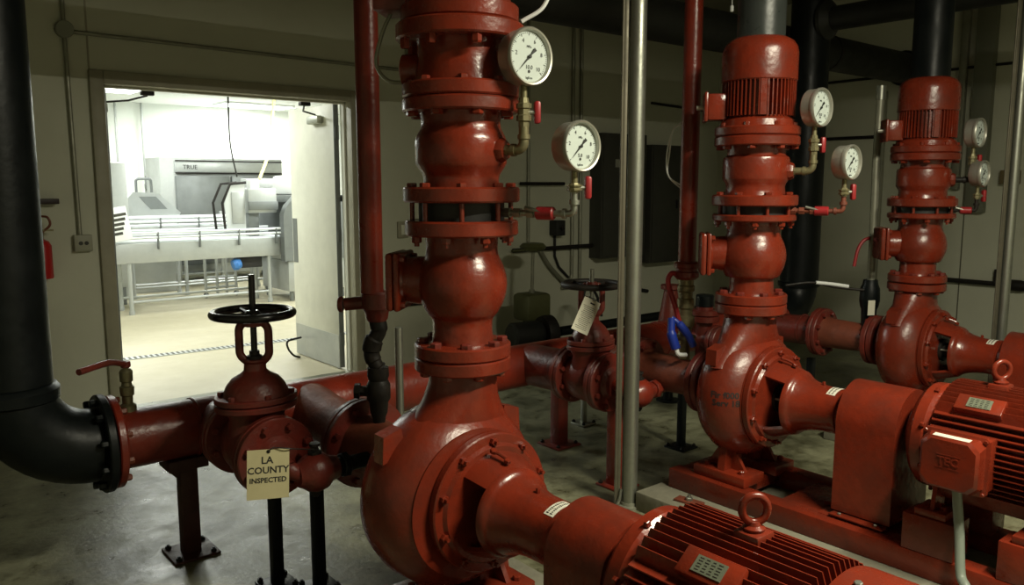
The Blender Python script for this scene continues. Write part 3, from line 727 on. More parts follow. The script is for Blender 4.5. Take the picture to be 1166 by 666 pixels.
def stand(x, y, ztop, label, w=.095, m=None, saddle=None, plate=.20, rz=0., cat='pipe stand', boltm=None):
    m = m or REDO
    T = thing('pipe_stand', label, cat, (x,y,0), 'pipe stands')
    bm = N(); box(bm, (x,y,(ztop+.012)/2), (w,w*.9,ztop-.012), rz=rz, bev=.003); part('post', bm, m, T)
    bm = N(); box(bm, (x,y,.0065), (plate,plate,.012), rz=rz, bev=.002); part('base_plate', bm, m, T)
    if saddle:
        bm = N(); box(bm, (x-.01,y,ztop-.03), (.17,.15,.05), rz=rz, bev=.004); prism(bm, [(x-.095,y-.02,ztop-.05),(x+.02,y-.02,ztop-.05),(x-.04,y-.02,ztop-.11)], (0,.04,0)); part('saddle', bm, m, T)
    for sx in (-1,1):
        for sy in (-1,1):
            q = Matrix.Rotation(rz, 3, 'Z') @ V((sx*plate*.38, sy*plate*.38, 0)); bolt(T, V((x,y,.0125))+q, (0,0,1), .013, .012, IRON, stud=.006)
    return T
stand(1.10, HY, HZ-HR+.01, 'dark red square post stand under the left part of header pipe', .075, DKRED, saddle=True, plate=.20)
stand(3.43, 3.66, HZ-HR+.01, 'red post stand with base plate between nearest stack and grey pipe, near one', .085)
stand(3.87, 3.88, .30, 'thin stand behind the red post stand, small base plate', .035, GALV, plate=.13)
stand(3.19, 2.93, .50, 'bright red square post right beside the tall grey pipe', .095, REDP, plate=.17)
stand(3.98, 3.12, .50, 'thin black stand with round-looking foot left of the stencilled pump', .045, BLACK, plate=.15)
stand(1.275, 3.06, .44, 'thin black post under tagged gate valve, left of the pair', .046, BLACK, plate=.14)
stand(1.40, 2.93, .44, 'thin black post under tagged gate valve, right of the pair', .046, BLACK, plate=.14)
stand(5.28, 3.0, .42, 'dark stand under the suction line of the farthest pump', .05, BLACK, plate=.14)

def gate_valve(X, label, m, wheel_m, short=False, YC=3.09, YR=3.285, kb=1.16):
    """OS&Y gate valve on a stub toward -Y from the header, closed with a blind flange"""
    T = thing('gate_valve', label, 'gate valve', (X,YC,.45), 'gate valves with black handwheels')
    z = .60; f = (0,-1,0)
    bm = N(); cyl(bm, (X,HY-.05,z-.01), (X,YR,z), .122 if short else .105, 40); part('stub_pipe', bm, m, T)
    bm = N(); lathe(bm, [(0,YC-YR+.03),(.10,YC-YR+.03),(.105,-.12),(.125,-.07),(.132,0),(.125,.06),(.105,.11),(.10,.15),(0,.15)], (X,YC,z), f, 48)
    rings = []
    for t, a, b in ((.0,.12,.10),(.08,.115,.09),(.13,.11,.085),(.155,.12,.10),(.165,.12,.10)):
        rings.append([(X+a*math.cos(2*PI*i/40), YC+b*math.sin(2*PI*i/40), z+t) for i in range(40)])
    loft(bm, rings); part('body', bm, m, T)
    for y, nm in ((YR,'rear_flange'),(2.965,'front_flange')):
        bm = N(); flange(bm, (X,y,z), f, .158, 0, .032); part(nm, bm, m, T)
    bm = N(); flange(bm, (X,YR+.035,z), f, .158, 0, .032); part('companion_flange', bm, m, T)
    bm = N(); lathe(bm, [(0,0),(.153,0),(.158,.005),(.158,.026),(.153,.031),(.09,.033),(.07,.055),(.03,.06),(0,.06)], (X,2.931,z), f, 56); part('blind_flange', bm, m, T)
    bolts(T, 8, .128, (X,2.90,z), f, .015, .022, m, ph=.5)
    bolts(T, 8, .128, (X,YR-.032,z), f, .014, .02, m, ph=.5)
    # bonnet
    bm = N()
    for z0, z1 in ((.165,.190),(.194,.218)):
        rings = []
        for q, g in ((z0,-.004),(z0+.004,0),(z1-.004,0),(z1,-.004)):
            rings.append([(X+(.142*kb+g)*math.cos(2*PI*i/48), YC+(.118*kb+g)*math.sin(2*PI*i/48), z+q) for i in range(48)])
        loft(bm, rings)
    part('bonnet_flange', bm, m, T)
    for i in range(6):
        a = 2*PI*(i+.5)/6; p = (X+.122*kb*math.cos(a), YC+.100*kb*math.sin(a), z+.218); bolt(T, p, (0,0,1), .014, .016, m)
    bm = N(); rings = []
    for t, a in ((.216,.112*kb),(.235,.108*kb),(.26,.098*kb),(.285,.080*kb),(.305,.058),(.318,.045),(.345,.042),(.355,.05),(.362,.05)):
        rings.append([(X+a*math.cos(2*PI*i/40), YC+a*.92*math.sin(2*PI*i/40), z+t) for i in range(40)])
    loft(bm, rings)
    part('bonnet', bm, m, T)
    # yoke: two arms in the plane roughly facing the room
    u = V((.80,-.60,0)); c = V((X,YC,0)); zz = lambda t: V((0,0,z+t))
    for s in (-1,1):
        bm = N(); tube(bm, round_path([c+u*s*.030+zz(.35), c+u*s*.058+zz(.375), c+u*s*.058+zz(.49), c+u*s*.028+zz(.515)], .025, 6), .0165, 12); part('yoke_arm', bm, m, T)
    bm = N(); lathe(bm, [(0,.36),(.03,.36),(.03,.375),(.02,.38),(.02,.395),(0,.395)], (X,YC,z), (0,0,1), 12); part('gland_nut', bm, IRON, T)
    bm = N(); lathe(bm, [(0,.495),(.04,.495),(.042,.51),(.028,.53),(0,.53)], (X,YC,z), (0,0,1), 24); part('yoke_nut', bm, m, T)
    bm = N(); cyl(bm, (X,YC,z+.38), (X,YC,z+(.60 if short else .70)), .0125, 14); part('stem', bm, wheel_m if not short else GALV, T)
    # handwheel
    bm = N(); R = .152; zc = z+(.515 if short else .545)
    tube(bm, [(X+R*math.cos(2*PI*i/48), YC+R*math.sin(2*PI*i/48), zc) for i in range(49)], .0165, 12, cap=False)
    lathe(bm, [(0,-.018),(.03,-.018),(.032,.012),(.022,.022),(0,.022)], (X,YC,zc-.01), (0,0,1), 20)
    for i in range(5):
        a = 2*PI*i/5+.3; d = V((math.cos(a),math.sin(a),0)); C0 = V((X,YC,zc))
        tube(bm, [C0+d*.02+V((0,0,-.01)), C0+d*.08+V((0,0,-.006)), C0+d*R], [.013,.010,.012], 8)
    part('handwheel', bm, wheel_m, T, 'black five spoke handwheel')
    return T
gate_valve(1.23, 'red gate valve with black handwheel in front of doorway, carrying handwritten card', REDO, SHINYBLK)
gate_valve(3.10, 'red gate valve with dark handwheel and small printed tag, left of grey pipe', REDO, IRON, True, 3.06, 3.20, 1.)

# small drain valves off the blind flanges
def drain_valve(X, label, m):
    T = thing('drain_valve', label, 'drain valve', (X+.10,2.80,.48))
    z = .55; c = V((X+.105,2.80,z))
    bm = N(); tube(bm, round_path([(X,2.875,.60),(X,2.80,.58),(X+.05,2.80,z)], .04, 6), .032, 16); part('inlet', bm, m, T)
    bm = N(); lathe(bm, [(0,-.075),(.045,-.075),(.052,-.06),(.070,-.035),(.079,0),(.072,.035),(.052,.06),(.045,.09),(0,.09)], c, (1,0,0), 32); part('body', bm, m, T)
    bm = N(); lathe(bm, [(0,.04),(.034,.04),(.036,.058),(.028,.062),(.028,.082),(.016,.088),(.016,.10),(.022,.104),(.022,.114),(0,.116)], c, (0,0,1), 8); part('bonnet_nut', bm, IRON, T)
    bm = N(); lathe(bm, [(0,.045),(.022,.045),(.018,.09),(.010,.10),(0,.10)], c, (0,0,-1), 8); part('drip_plug', bm, IRON, T)
    bm = N(); cyl(bm, c+V((.085,0,0)), c+V((.15,.0,.0)), .034, 20); lathe(bm, disc(.05, 0, .03), c+V((.11,0,0)), (1,0,0), 8); cyl(bm, c+V((.14,0,0)), c+V((.23,.0,0)), .03, 20); part('outlet', bm, BLACK if X < 2 else m, T)
    return T
drain_valve(1.23, 'rusty red drain valve with drip plug right of the handwritten card', REDO)
drain_valve(3.10, 'small red drain fitting in front of the second gate valve', REDP)

def suction(X, az, label, m, yf, rp=.103, rf=.168):
    T = thing('suction_line', label, 'pipe', (X,2.9,az-.2), 'suction pipes into the pumps')
    bm = N(); tube(bm, [(X,HY-.04,HZ), (X,HY-.2,(HZ+az)/2), (X,yf+.03,az)], rp, 40); part('branch_pipe', bm, m, T)
    bm = N(); lathe(bm, [(rp-.003,-.006),(rp+.006,-.005),(rp+.007,0),(rp+.006,.005),(rp-.003,.006)], (X,yf+.14,az), (0,1,0), 40, close=True); part('weld_bead', bm, m, T)
    bm = N(); flange(bm, (X,yf,az), (0,1,0), rf, .001, .033); part('rear_flange', bm, REDO, T)
    bm = N(); flange(bm, (X,yf,az), (0,-1,0), rf, .002, .033); part('front_flange', bm, REDO, T)
    bolts(T, 8, rf-.031, (X,yf-.033,az), (0,-1,0), .015, .022, REDO, ph=.5); bolts(T, 8, rf-.031, (X,yf+.033,az), (0,1,0), .015, .02, REDO, ph=.5)
    y1 = 2.575; L = (yf-.03)-y1
    bm = N(); lathe(bm, [(0,0),(rp+.008,0),(rp,L*.15),(rp-.002,L*.40),(.098,L*.6),(.092,L*.9),(.105,L),(0,L)], (X,yf-.03,az), (0,-1,0), 48); part('reducer', bm, RUST, T)
    bm = N(); flange(bm, (X,2.54,az), (0,1,0), .165, 0, .035); part('pump_end_flange', bm, REDO, T)
    bolts(T, 8, .137, (X,2.575,az), (0,1,0), .014, .018, REDO, ph=.5)
    return T
suction(1.68, AZ[1]-.005, 'brown red suction pipe with bolted flange feeding back of nearest pump', RUST, 3.03, .122, .195)
suction(3.45, AZ[2], 'brown red suction pipe feeding back of stencilled middle pump', RUST, 2.99)
suction(5.28, AZ[3], 'dark red flanged suction pipe feeding back of farthest pump', REDO, 2.93)

# relief risers standing on the suction lines
def red_riser(X, Y, z0, zj, label, vl, w):
    bm = N(); cyl(bm, (X,Y,zj), (X,Y,ZC-.002), .047, 32)
    solo('drop_pipe', bm, REDP, label, 'pipe', group='red drop pipes')
    return w
red_riser(1.66, 2.90, .63, 1.21, 'red vertical drop pipe in front of the doorway right jamb', '', '')
U = thing('union_valve', 'dark knobbly valve and fittings hanging under the red drop pipe by doorway', 'valve', (1.68,2.90,.64))
bm = N(); lathe(bm, [(0,1.215),(.055,1.215),(.062,1.205),(.062,1.145),(.05,1.13),(.045,1.10),(.038,1.09),(0,1.09)], (1.68,2.90,0), (0,0,1), 24)
part('coupling', bm, REDO, U)
bm = N(); tube(bm, smooth_path([(1.68,2.90,1.165),(1.63,2.945,1.165),(1.58,2.985,1.16)]), .027, 14); lathe(bm, disc(.034,0,.02), (1.575,2.99,1.16), (-.76,.65,0), 12); part('side_plug', bm, REDO, U)
bm = N(); tube(bm, smooth_path([(1.68,2.90,1.10),(1.685,2.895,1.05),(1.665,2.91,1.0),(1.66,2.915,.95),(1.67,2.905,.91),(1.68,2.90,.89)]), [.036]*8+[.032]*6+[.040]*8+[.034]*8+[.03]*8+[.036]*3, 14) ; part('swing_body', bm, IRON, U)
bm = N(); lathe(bm, [(0,.895),(.044,.895),(.046,.86),(.040,.84),(.050,.82),(.050,.76),(.040,.745),(.036,.70),(.028,.68),(.024,.64),(0,.64)], (1.68,2.90,0), (0,0,1), 14); part('lower_body', bm, IRON, U)
bm = N(); lathe(bm, [(0,.03),(.024,.03),(.022,.075),(.034,.078),(.032,.10),(0,.105)], (1.68,2.90,.79), (-.80,.60,.05), 6); part('side_cap', bm, IRON, U)
# middle
red_riser(3.45, 2.70, .73, 1.24, 'bright red vertical drop pipe left of the middle pump stack', '', '')
U = thing('blue_lever_valve', 'brass valve with blue wrapped lever on the middle red drop pipe', 'valve', (3.45,2.70,.74))
bm = N(); lathe(bm, [(0,1.245),(.055,1.245),(.066,1.235),(.066,1.215),(.056,1.21),(.056,1.195),(.066,1.19),(.066,1.165),(.05,1.15),(0,1.15)], (3.45,2.70,0), (0,0,1), 28); part('coupling', bm, REDP, U)
bm = N(); lathe(bm, [(0,1.15),(.040,1.15),(.040,1.12),(.046,1.115),(.046,1.09),(.036,1.08),(.036,1.05),(.044,1.045),(.046,1.0),(.038,.99),(.038,.96),(.050,.95),(.050,.90),(.036,.89),(.036,.85),(.06,.845),(.06,.83),(.03,.825),(.03,.72),(0,.72)], (3.45,2.70,0), (0,0,1), 14); part('body', bm, BRASS, U)
bm = N(); p = V((3.45,2.70,1.18)); l = V((-.85,.52,0))
tube(bm, smooth_path([p+l*.05, p+l*.085, p+l*.10+V((0,0,-.05)), p+l*.08+V((0,-.03,-.18)), p+l*.055+V((0,-.04,-.30))]), .014, 10); part('red_lever', bm, HANDLE, U)
bm = N(); q = p+V((-.075,-.035,-.245))
tube(bm, smooth_path([q+V((-.045,.03,.02)), q+V((-.02,0,-.01)), q+V((.02,-.03,-.07)), q+V((.045,-.05,-.13))]), [.013]*8+[.021]*8+[.019]*9, 12)
tube(bm, smooth_path([q+V((-.045,.03,.02)), q+V((-.055,.02,-.06)), q+V((-.04,0,-.14))]), [.020]*8+[.025]*9, 12); part('blue_handle', bm, BLUE, U)
bm = N(); tube(bm, smooth_path([q+V((-.04,0,-.13)), q+V((-.03,-.01,-.17)), q+V((.02,-.02,-.18))]), .012, 10); part('white_end', bm, STEELW, U)
# far
bm = N(); tube(bm, [(5.28,2.60,.80),(5.28,2.60,1.20),(5.30,2.62,1.8),(5.31,2.62,2.20)], .025, 20)
solo('drop_pipe', bm, CONDUIT, 'dull grey drop pipe left of the far pump stack, ending in a pale coupling', 'pipe')
bm = N(); cyl(bm, (5.31,2.62,2.20), (5.31,2.62,2.29), .031, 20); solo('pipe_coupling', bm, GALV, 'pale grey coupling atop the drop pipe beside far stack', 'coupling')
U = thing('far_drop_valve', 'black valve body with white tag on the far drop pipe', 'valve', (5.28,2.60,.68))
bm = N(); lathe(bm, [(0,1.02),(.045,1.02),(.05,.99),(.062,.96),(.066,.88),(.058,.84),(.05,.82),(.045,.70),(0,.70)], (5.28,2.60,0), (0,0,1), 20); part('body', bm, BLACK, U)
bm = N(); tube(bm, smooth_path([(5.265,2.615,1.30),(5.23,2.64,1.28),(5.20,2.66,1.22),(5.18,2.67,1.11)]), .011, 10); part('red_lever', bm, HANDLE, U)
bm = N(); d = facing((5.22,2.555,.84), (.87,-.5,0), (0,0,1)); t = N(); box(t, (0,0,0), (.05,.10,.002)); t.transform(d); merge(bm, t); part('white_tag', bm, PAPERW, U)
bm = N(); tube(bm, smooth_path([(5.24,2.60,.95),(5.1,2.75,.97),(4.98,2.85,1.0),(4.86,2.97,.98)]), .009, 8); solo('thin_wire', bm, IRON, 'thin dark wire reaching left from the far drop valve', 'wire')
bm = N(); tube(bm, smooth_path([(5.16,2.69,.975),(5.08,2.765,.99),(5.0,2.835,1.0)]), [.012]*17, 8); solo('white_sleeve', bm, STEELW, 'white sleeve on the thin wire left of far drop valve', 'sleeve')

# tall galvanised pipes with strut
def tall_pipe(x, y, z0, r, label, label2, u):
    T = thing('support_pipe', label, 'pipe', (x,y,z0), 'tall grey vertical pipes')
    bm = N(); cyl(bm, (x,y,z0+.008), (x,y,ZC-.002), r, 36); part('pipe', bm, GALV, T)
    bm = N(); lathe(bm, [(0,0),(r*1.5,0),(r*1.5,.012),(r*1.15,.016),(r*1.1,.03),(0,.03)], (x,y,z0), (0,0,1), 32); part('foot_ring', bm, CONDUIT, T)
    c = V((x,y,0))+V(u)*(r+.018); bm = N()
    box(bm, (c.x,c.y,(z0+.002+ZC)/2), (.020,.022,ZC-z0-.006), rz=math.atan2(u[1],u[0]), bev=.004)
    cyl(bm, (c.x+.02*u[0],c.y+.02*u[1]-.008,z0+.002), (c.x+.02*u[0],c.y+.02*u[1]-.008,ZC-.003), .007, 10)
    part('side_strut', bm, mat('dull_strut', (.16,.145,.105), .5, metal=.4, vary=.5, scale=10), T)
    bm = N(); tube(bm, smooth_path([c+V((-.03,-.01,z0+.01)), c+V((-.012,-.02,z0+.05)), c+V((.0,-.02,z0+.10))]), .008, 8); part('bottom_bracket', bm, GALV, T)
    return T
tall_pipe(3.02, 2.69, .0, .040, 'tall galvanised vertical pipe in the centre, between nearest and middle stacks', '', (-.80,.60,0))
tall_pipe(5.82, 1.97, .0, .031, 'tall grey vertical pipe near the right edge behind far coupling guard', '', (-.80,.60,0))
bm = N(); cyl(bm, (1.98,3.22,.0), (1.98,3.22,.985), .019, 20); bm3 = bm
solo('stub_pipe', bm, GALV, 'short open grey pipe stub standing between drop pipe and nearest stack', 'pipe')

# overhead black pipes
B = thing('overhead_pipe', 'huge black horizontal pipe across the top ending at right wall', 'pipe', (5,3.97,2.62))
bm = N(); cyl(bm, (-2.19,3.97,2.83), (XW-.10,3.97,2.83), .152, 48); part('pipe', bm, BEAM, B)
bm = N(); cyl(bm, (XW-.12,3.97,2.83), (XW-.001,3.97,2.83), .175, 48, ch=.01); part('end_collar', bm, BLACK, B)
for x in (-.5, 2.6, 7.0):
    bm = N(); lathe(bm, [(.152,-.02),(.158,-.02),(.158,.02),(.152,.02)], (x,3.97,2.83), (1,0,0), 40, close=True); cyl(bm, (x,3.97,2.985), (x,3.97,ZC-.001), .008, 10); part('hanger', bm, IRON, B)
bm = N(); R_ = .152; bm_ = bm
VX = 6.08
D = thing('return_riser', 'fat black vertical pipe behind the middle stack dropping to an elbow', 'pipe', (VX,HY,.45))
bm = N(); cyl(bm, (VX,HY,.84), (VX,HY,ZC-.002), .152, 40); part('pipe', bm, BLACK, D)
bm = N(); lathe(bm, [(0,-.02),(.165,-.02),(.168,.015),(.155,.02),(0,.02)], (VX,HY,.84), (0,0,1), 40); part('collar', bm, BLACK, D)
bm = N(); tube(bm, [(VX-.30*(1-math.cos(a)), HY, .84-.26*math.sin(a)) for a in [PI/2*i/10 for i in range(11)]], [.150-.002*i for i in range(11)], 32); part('elbow', bm, BLACK, D)
bm = N(); tube(bm, round_path([(VX,HY,2.93),(VX,-2.58,2.93)], .1), .092, 32); lathe(bm, [(0,0),(.155,0),(.155,.03),(.10,.08),(0,.08)], (VX,HY-.12,2.93), (0,-1,0), 32)
solo('branch_main', bm, BEAM, 'long black overhead pipe running toward the camera above the far stack', 'pipe')
# ceiling conduits above the beam, hanging pendant
bm = N(); tube(bm, [(4.05,2.9,ZC),(4.05,2.9,2.67)], .0025, 6); lathe(bm, disc(.010,0,-.035,.003), (4.05,2.9,2.67), (0,0,1), 12)
solo('pull_cord', bm, STEELW, 'thin pull cord with white end hanging at top left of middle riser', 'cord')

# tags
def card(bmx, c, right, up, w, h, t=.001):
    box(bmx, c, (w, h, t), rot=Matrix((V(right).normalized(), V(up).normalized(), V(right).normalized().cross(V(up).normalized()))).transposed())
T = thing('handwritten_card', 'cream card reading LA COUNTY INSPECTED hung on the first gate valve', 'card', (1.165,2.845,.52))
az_ = math.radians(-22); r_ = V((math.cos(az_), math.sin(az_), 0)); r_ = V((.93,-.30,-.05)).normalized(); u_ = V((.03,.06,1)).normalized(); n_ = r_.cross(u_).normalized(); u_ = n_.cross(r_)
c_ = V((1.106,2.70,.622)); bm = N(); card(bm, c_, r_, u_, .146, .180); cd = part('card', bm, PAPER, T)
bm = N()
for s, dz, sz, dx in (('LA', .050, .036, -.004), ('COUNTY', .014, .034, 0), ('INSPECTED', -.022, .0255, .0)):
    t = text_bm(s, sz, extr=.0003, bold=.0007); t.transform(facing(c_+u_*dz+r_*dx+n_*.0009, r_, u_)); merge(bm, t)
part('handwriting', bm, INK, cd)
bm = N(); tube(bm, smooth_path([c_+u_*.083+n_*.004, c_+u_*.095+r_*.02+n_*.004, c_+u_*.085+r_*.09, V((1.335,2.775,.645))]), .0022, 6); lathe(bm, disc(.007, 0, .002, .0005), c_+u_*.082, n_, 10); part('wire_tie', bm, IRON, T)
T = thing('printed_tag', 'small white printed tag tilted on the second gate valve yoke', 'tag', (3.00,2.99,.88))
r_ = V((.80,-.40,-.44)).normalized(); u_ = V((.46,-.10,.88)); n_ = r_.cross(u_).normalized(); u_ = n_.cross(r_).normalized()
c_ = V((2.985,2.985,.965)); bm = N(); card(bm, c_, r_, u_, .098, .185); cd = part('card', bm, PAPERW, T)
bm = N()
for k in range(14): card(bm, c_+u_*(.050-k*.0095)+n_*.0008+r_*(.003*((k*7) % 3-1)), r_, u_, .070-.006*((k*5) % 4), .0022, .0003)
card(bm, c_+u_*.072+r_*.008+n_*.0008, r_, u_, .028, .008, .0003); part('print', bm, INK, cd)
bm = N(); tube(bm, smooth_path([c_+u_*.085, c_+u_*.10+r_*.02, V((3.04,3.05,1.06))]), .002, 6); part('wire_tie', bm, IRON, T)

# grey flexible conduit from the middle motor
bm = N(); cx, cy, cz = 3.45-.262, 1.19, .62
tube(bm, smooth_path([(cx,cy,cz-.10),(cx-.005,cy-.01,cz-.17),(cx-.02,cy-.03,cz-.28),(cx-.06,cy-.06,cz-.42),(cx-.10,cy-.10,.16),(cx-.13,cy-.12,.01)], 10), .0175, 16)
F_ = solo('flexible_conduit', bm, mat('grey_pvc', (.20,.23,.19), .45, vary=.3, scale=10), 'grey flexible conduit curving down from the square terminal box', 'conduit')
bm = N(); cyl(bm, (cx,cy,cz-.13), (cx,cy,cz-.098), .023, 8); part('connector', bm, GALV, F_) if False else bm.free()

# items behind the middle pump
T = thing('flanged_branch', 'dark red upright branch with black cap left behind the middle pump neck', 'pipe fitting', (4.42,3.30,.5))
bm = N(); cyl(bm, (4.42,HY-.1,.60), (4.42,3.26,.60), .055, 20); cyl(bm, (4.42,3.30,.50), (4.42,3.30,.84), .055, 20); cyl(bm, (4.42,3.30,.74), (4.42,3.30,.78), .10, 24, ch=.004); cyl(bm, (4.42,3.30,.785), (4.42,3.30,.82), .10, 24, ch=.004); cyl(bm, (4.42,3.42,.62), (4.42,3.16,.62), .06, 20); cyl(bm, (4.42,3.22,.62), (4.42,3.19,.62), .105, 28, ch=.004); cyl(bm, (4.42,3.183,.62), (4.42,3.15,.62), .105, 28, ch=.004); part('body', bm, REDO, T)
bm = N(); cyl(bm, (4.42,3.30,.84), (4.42,3.30,.92), .06, 20, ch=.006); part('cap', bm, BLACK, T)
T = thing('strainer', 'rusty red cone shaped strainer on floor pipe behind the blue handle', 'strainer', (4.80,3.90,.4))
bm = N(); lathe(bm, [(0,.42),(.13,.42),(.13,.47),(.11,.49),(.09,.62),(.06,.80),(.05,.86),(.075,.87),(.075,.90),(0,.90)], (4.80,3.90,0), (0,0,1), 24); part('body', bm, REDO, T)
bm = N(); lathe(bm, [(0,0),(.04,0),(.03,.42),(0,.42)], (4.80,3.90,.012), (0,0,1), 12); lathe(bm, disc(.09,0,.012,.002), (4.80,3.90,0), (0,0,1), 20); part('post', bm, BLACK, T)

# ------------------------------------------------------------------ wall fittings, back wall
def conduit(pts, r, label, m=None, rad=.08, n=10, g='wall conduits'):
    bm = N(); tube(bm, round_path(pts, rad), r, n); return solo('conduit', bm, m or CONDUIT, label, 'conduit', group=g)
yw = YW-.022
conduit([(1.277,yw,ZC-.002),(1.277,yw,2.745)], .014, 'vertical conduit above the round junction box')
conduit([(1.277,yw,2.635),(1.287,yw,1.30)], .014, 'vertical conduit between round junction box and square switch box')
conduit([(1.335,yw,2.68),(4.0,yw,2.655)], .014, 'long horizontal conduit running right over the doorway')
T = thing('junction_box', 'round grey junction box on wall left of doorway', 'junction box', (1.277,YW,2.635))
bm = N(); lathe(bm, [(0,.001),(.056,.001),(.058,.045),(.052,.052),(0,.052)], (1.277,YW,2.69), (0,-1,0), 24); part('box', bm, CONDUIT, T)
bm = N(); lathe(bm, disc(.054,.052,.056,.001), (1.277,YW,2.69), (0,-1,0), 24); part('lid', bm, mat('grey_box_lid', (.26,.27,.21), .5), T)
T = thing('switch_box', 'square grey outlet box at the end of conduit left of doorway', 'outlet box', (1.30,YW,1.185))
bm = N(); box(bm, (1.30,YW-.028,1.245), (.115,.053,.115), bev=.006); part('box', bm, mat('grey_outlet_box', (.34,.34,.26), .5), T)
bm = N(); 
for q in (-.018,.018): lathe(bm, disc(.014,0,.003,.001), (1.30+q,YW-.055,1.245), (0,-1,0), 16)
part('receptacle', bm, PANEL, T)
T = thing('wall_bracket', 'small dark horizontal bracket on wall beside black column', 'bracket', (1.06,YW,1.52))
bm = N(); box(bm, (1.06,YW-.05,1.538), (.20,.098,.035), bev=.004); part('bar', bm, mat('dark_maroon', (.02,.008,.01), .5), T)
T = thing('fire_extinguisher', 'red fire extinguisher half hidden by black column', 'fire extinguisher', (1.02,YW-.09,1.02))
bm = N(); lathe(bm, [(0,1.02),(.062,1.02),(.065,1.03),(.065,1.24),(.05,1.27),(.022,1.285),(.022,1.30),(0,1.30)], (1.03,YW-.09,0), (0,0,1), 28); part('cylinder', bm, mat('extinguisher_red', (.45,.01,.012), .35), T)
bm = N(); lathe(bm, [(0,1.29),(.024,1.29),(.024,1.33),(.012,1.34),(0,1.34)], (1.03,YW-.09,0), (0,0,1), 16); box(bm, (1.06,YW-.10,1.345), (.10,.02,.012)); part('valve_head', bm, BRASS, T)
bm = N(); box(bm, (1.03,YW-.014,1.15), (.09,.026,.16), bev=.003); part('wall_bracket', bm, IRON, T)
bm = N(); tube(bm, smooth_path([(1.04,YW-.10,1.33),(1.09,YW-.11,1.38),(1.08,YW-.11,1.43),(1.05,YW-.08,1.44)]), .008, 8); part('hose', bm, RUST, T)
T = thing('light_switch', 'small beige switch plate right of doorway beside nearest stack', 'switch', (3.93,YW,1.18))
bm = N(); box(bm, (3.93,YW-.012,1.245), (.11,.022,.15), bev=.004); part('plate', bm, FRAME, T)
bm = N(); box(bm, (3.93,YW-.026,1.245), (.045,.008,.09), bev=.003); part('rocker', bm, DOORM, T)
conduit([(4.20,yw,.62),(4.20,yw,.55),(3.6,yw,.55)], .012, 'low horizontal conduit on wall behind the grey stub', IRON)
conduit([(5.43,yw,ZC-.002),(5.43,yw,1.0)], .016, 'vertical conduit on wall just right of the nearest stack')
conduit([(6.05,yw,ZC-.002),(6.05,yw,.62),(5.9,yw,.62)], .019, 'left of the twin vertical conduits above the second handwheel')
conduit([(6.17,yw,ZC-.002),(6.17,yw,.55),(5.9,yw,.55)], .019, 'right of the twin vertical conduits above the second handwheel')
conduit([(5.2,yw-.03,.99),(7.0,yw-.03,.99)], .022, 'horizontal strut crossing the wall below the second stack gauge', IRON)
conduit([(5.3,yw-.03,1.66),(5.9,yw-.03,1.66)], .018, 'short dark horizontal rail left of lower gauge', IRON)
conduit([(5.58,yw-.02,.97),(5.70,yw-.02,.80),(5.95,yw-.04,.58),(6.3,yw-.04,.55)], .022, 'bent conduit slanting down behind the second handwheel', rad=.1)
conduit([(7.05,yw,.98),(7.05,yw,.45),(7.3,yw,.40)], .02, 'dark cable dropping from the right electrical panel', RUBBER, .12)
conduit([(4.0,yw,2.655),(4.0,yw,ZC-.002)], .013, 'thin conduit rising behind the nearest stack')
conduit([(7.3,yw,2.58),(XW-.01,yw,2.54)], .015, 'high horizontal conduit above the right electrical panel', IRON)
T = thing('disconnect_switch', 'small black switch box on the horizontal strut behind nearest gauges', 'switch box', (5.80,YW-.08,1.12))
bm = N(); box(bm, (5.80,YW-.06,1.20), (.13,.117,.16), bev=.01); part('box', bm, RUBBER, T)
bm = N(); cyl(bm, (5.80,YW-.12,1.20), (5.80,YW-.15,1.20), .02, 12); part('knob', bm, IRON, T)
bm = N(); tube(bm, [(5.80,yw,1.12),(5.80,yw,.90),(5.86,yw,.78),(6.0,yw,.66)], .014, 8); part('cable', bm, RUBBER, T)
def panel(x0,x1,z0,z1,label,d=.18,lab=False):
    T = thing('electrical_panel', label, 'electrical panel', ((x0+x1)/2,YW,z0), 'dark electrical panels')
    bm = N(); box(bm, ((x0+x1)/2,YW-d/2-.001,(z0+z1)/2), (x1-x0,d,z1-z0), bev=.006); part('cabinet', bm, PANEL, T)
    bm = N(); box(bm, ((x0+x1)/2,YW-d-.007,(z0+z1)/2), (x1-x0-.04,.012,z1-z0-.05), bev=.003); dr = part('door', bm, PANEL, T)
    bm = N(); box(bm, (x1-.08,YW-d-.022,(z0+z1)/2), (.02,.02,.10), bev=.003); part('handle', bm, IRON, dr)
    if lab: bm = N(); box(bm, (x0+.24,YW-d-.014,z1-.32), (.085,.003,.085)); part('label_plate', bm, mat('grey_label', (.30,.30,.25), .6), dr)
    return T
panel(6.33,7.05,.85,2.20,'tall dark electrical panel with a pale square label, left of grey pipe',lab=True)
panel(7.14,7.66,.75,2.10,'dark electrical panel between grey pipe and middle red drop pipe')
bm = N(); box(bm, (7.86,YW-.08,1.35), (.30,.155,.30), bev=.012); solo('control_box', bm, RUBBER, 'small black control box on wall left of middle red drop pipe', 'control box')
conduit([(7.86,yw,1.19),(7.86,yw,.5)], .015, 'short conduit under the small black control box', IRON)
conduit([(7.1,yw-.01,.74),(7.1,yw-.01,.3)], .02, 'conduit under the left electrical panel', IRON)

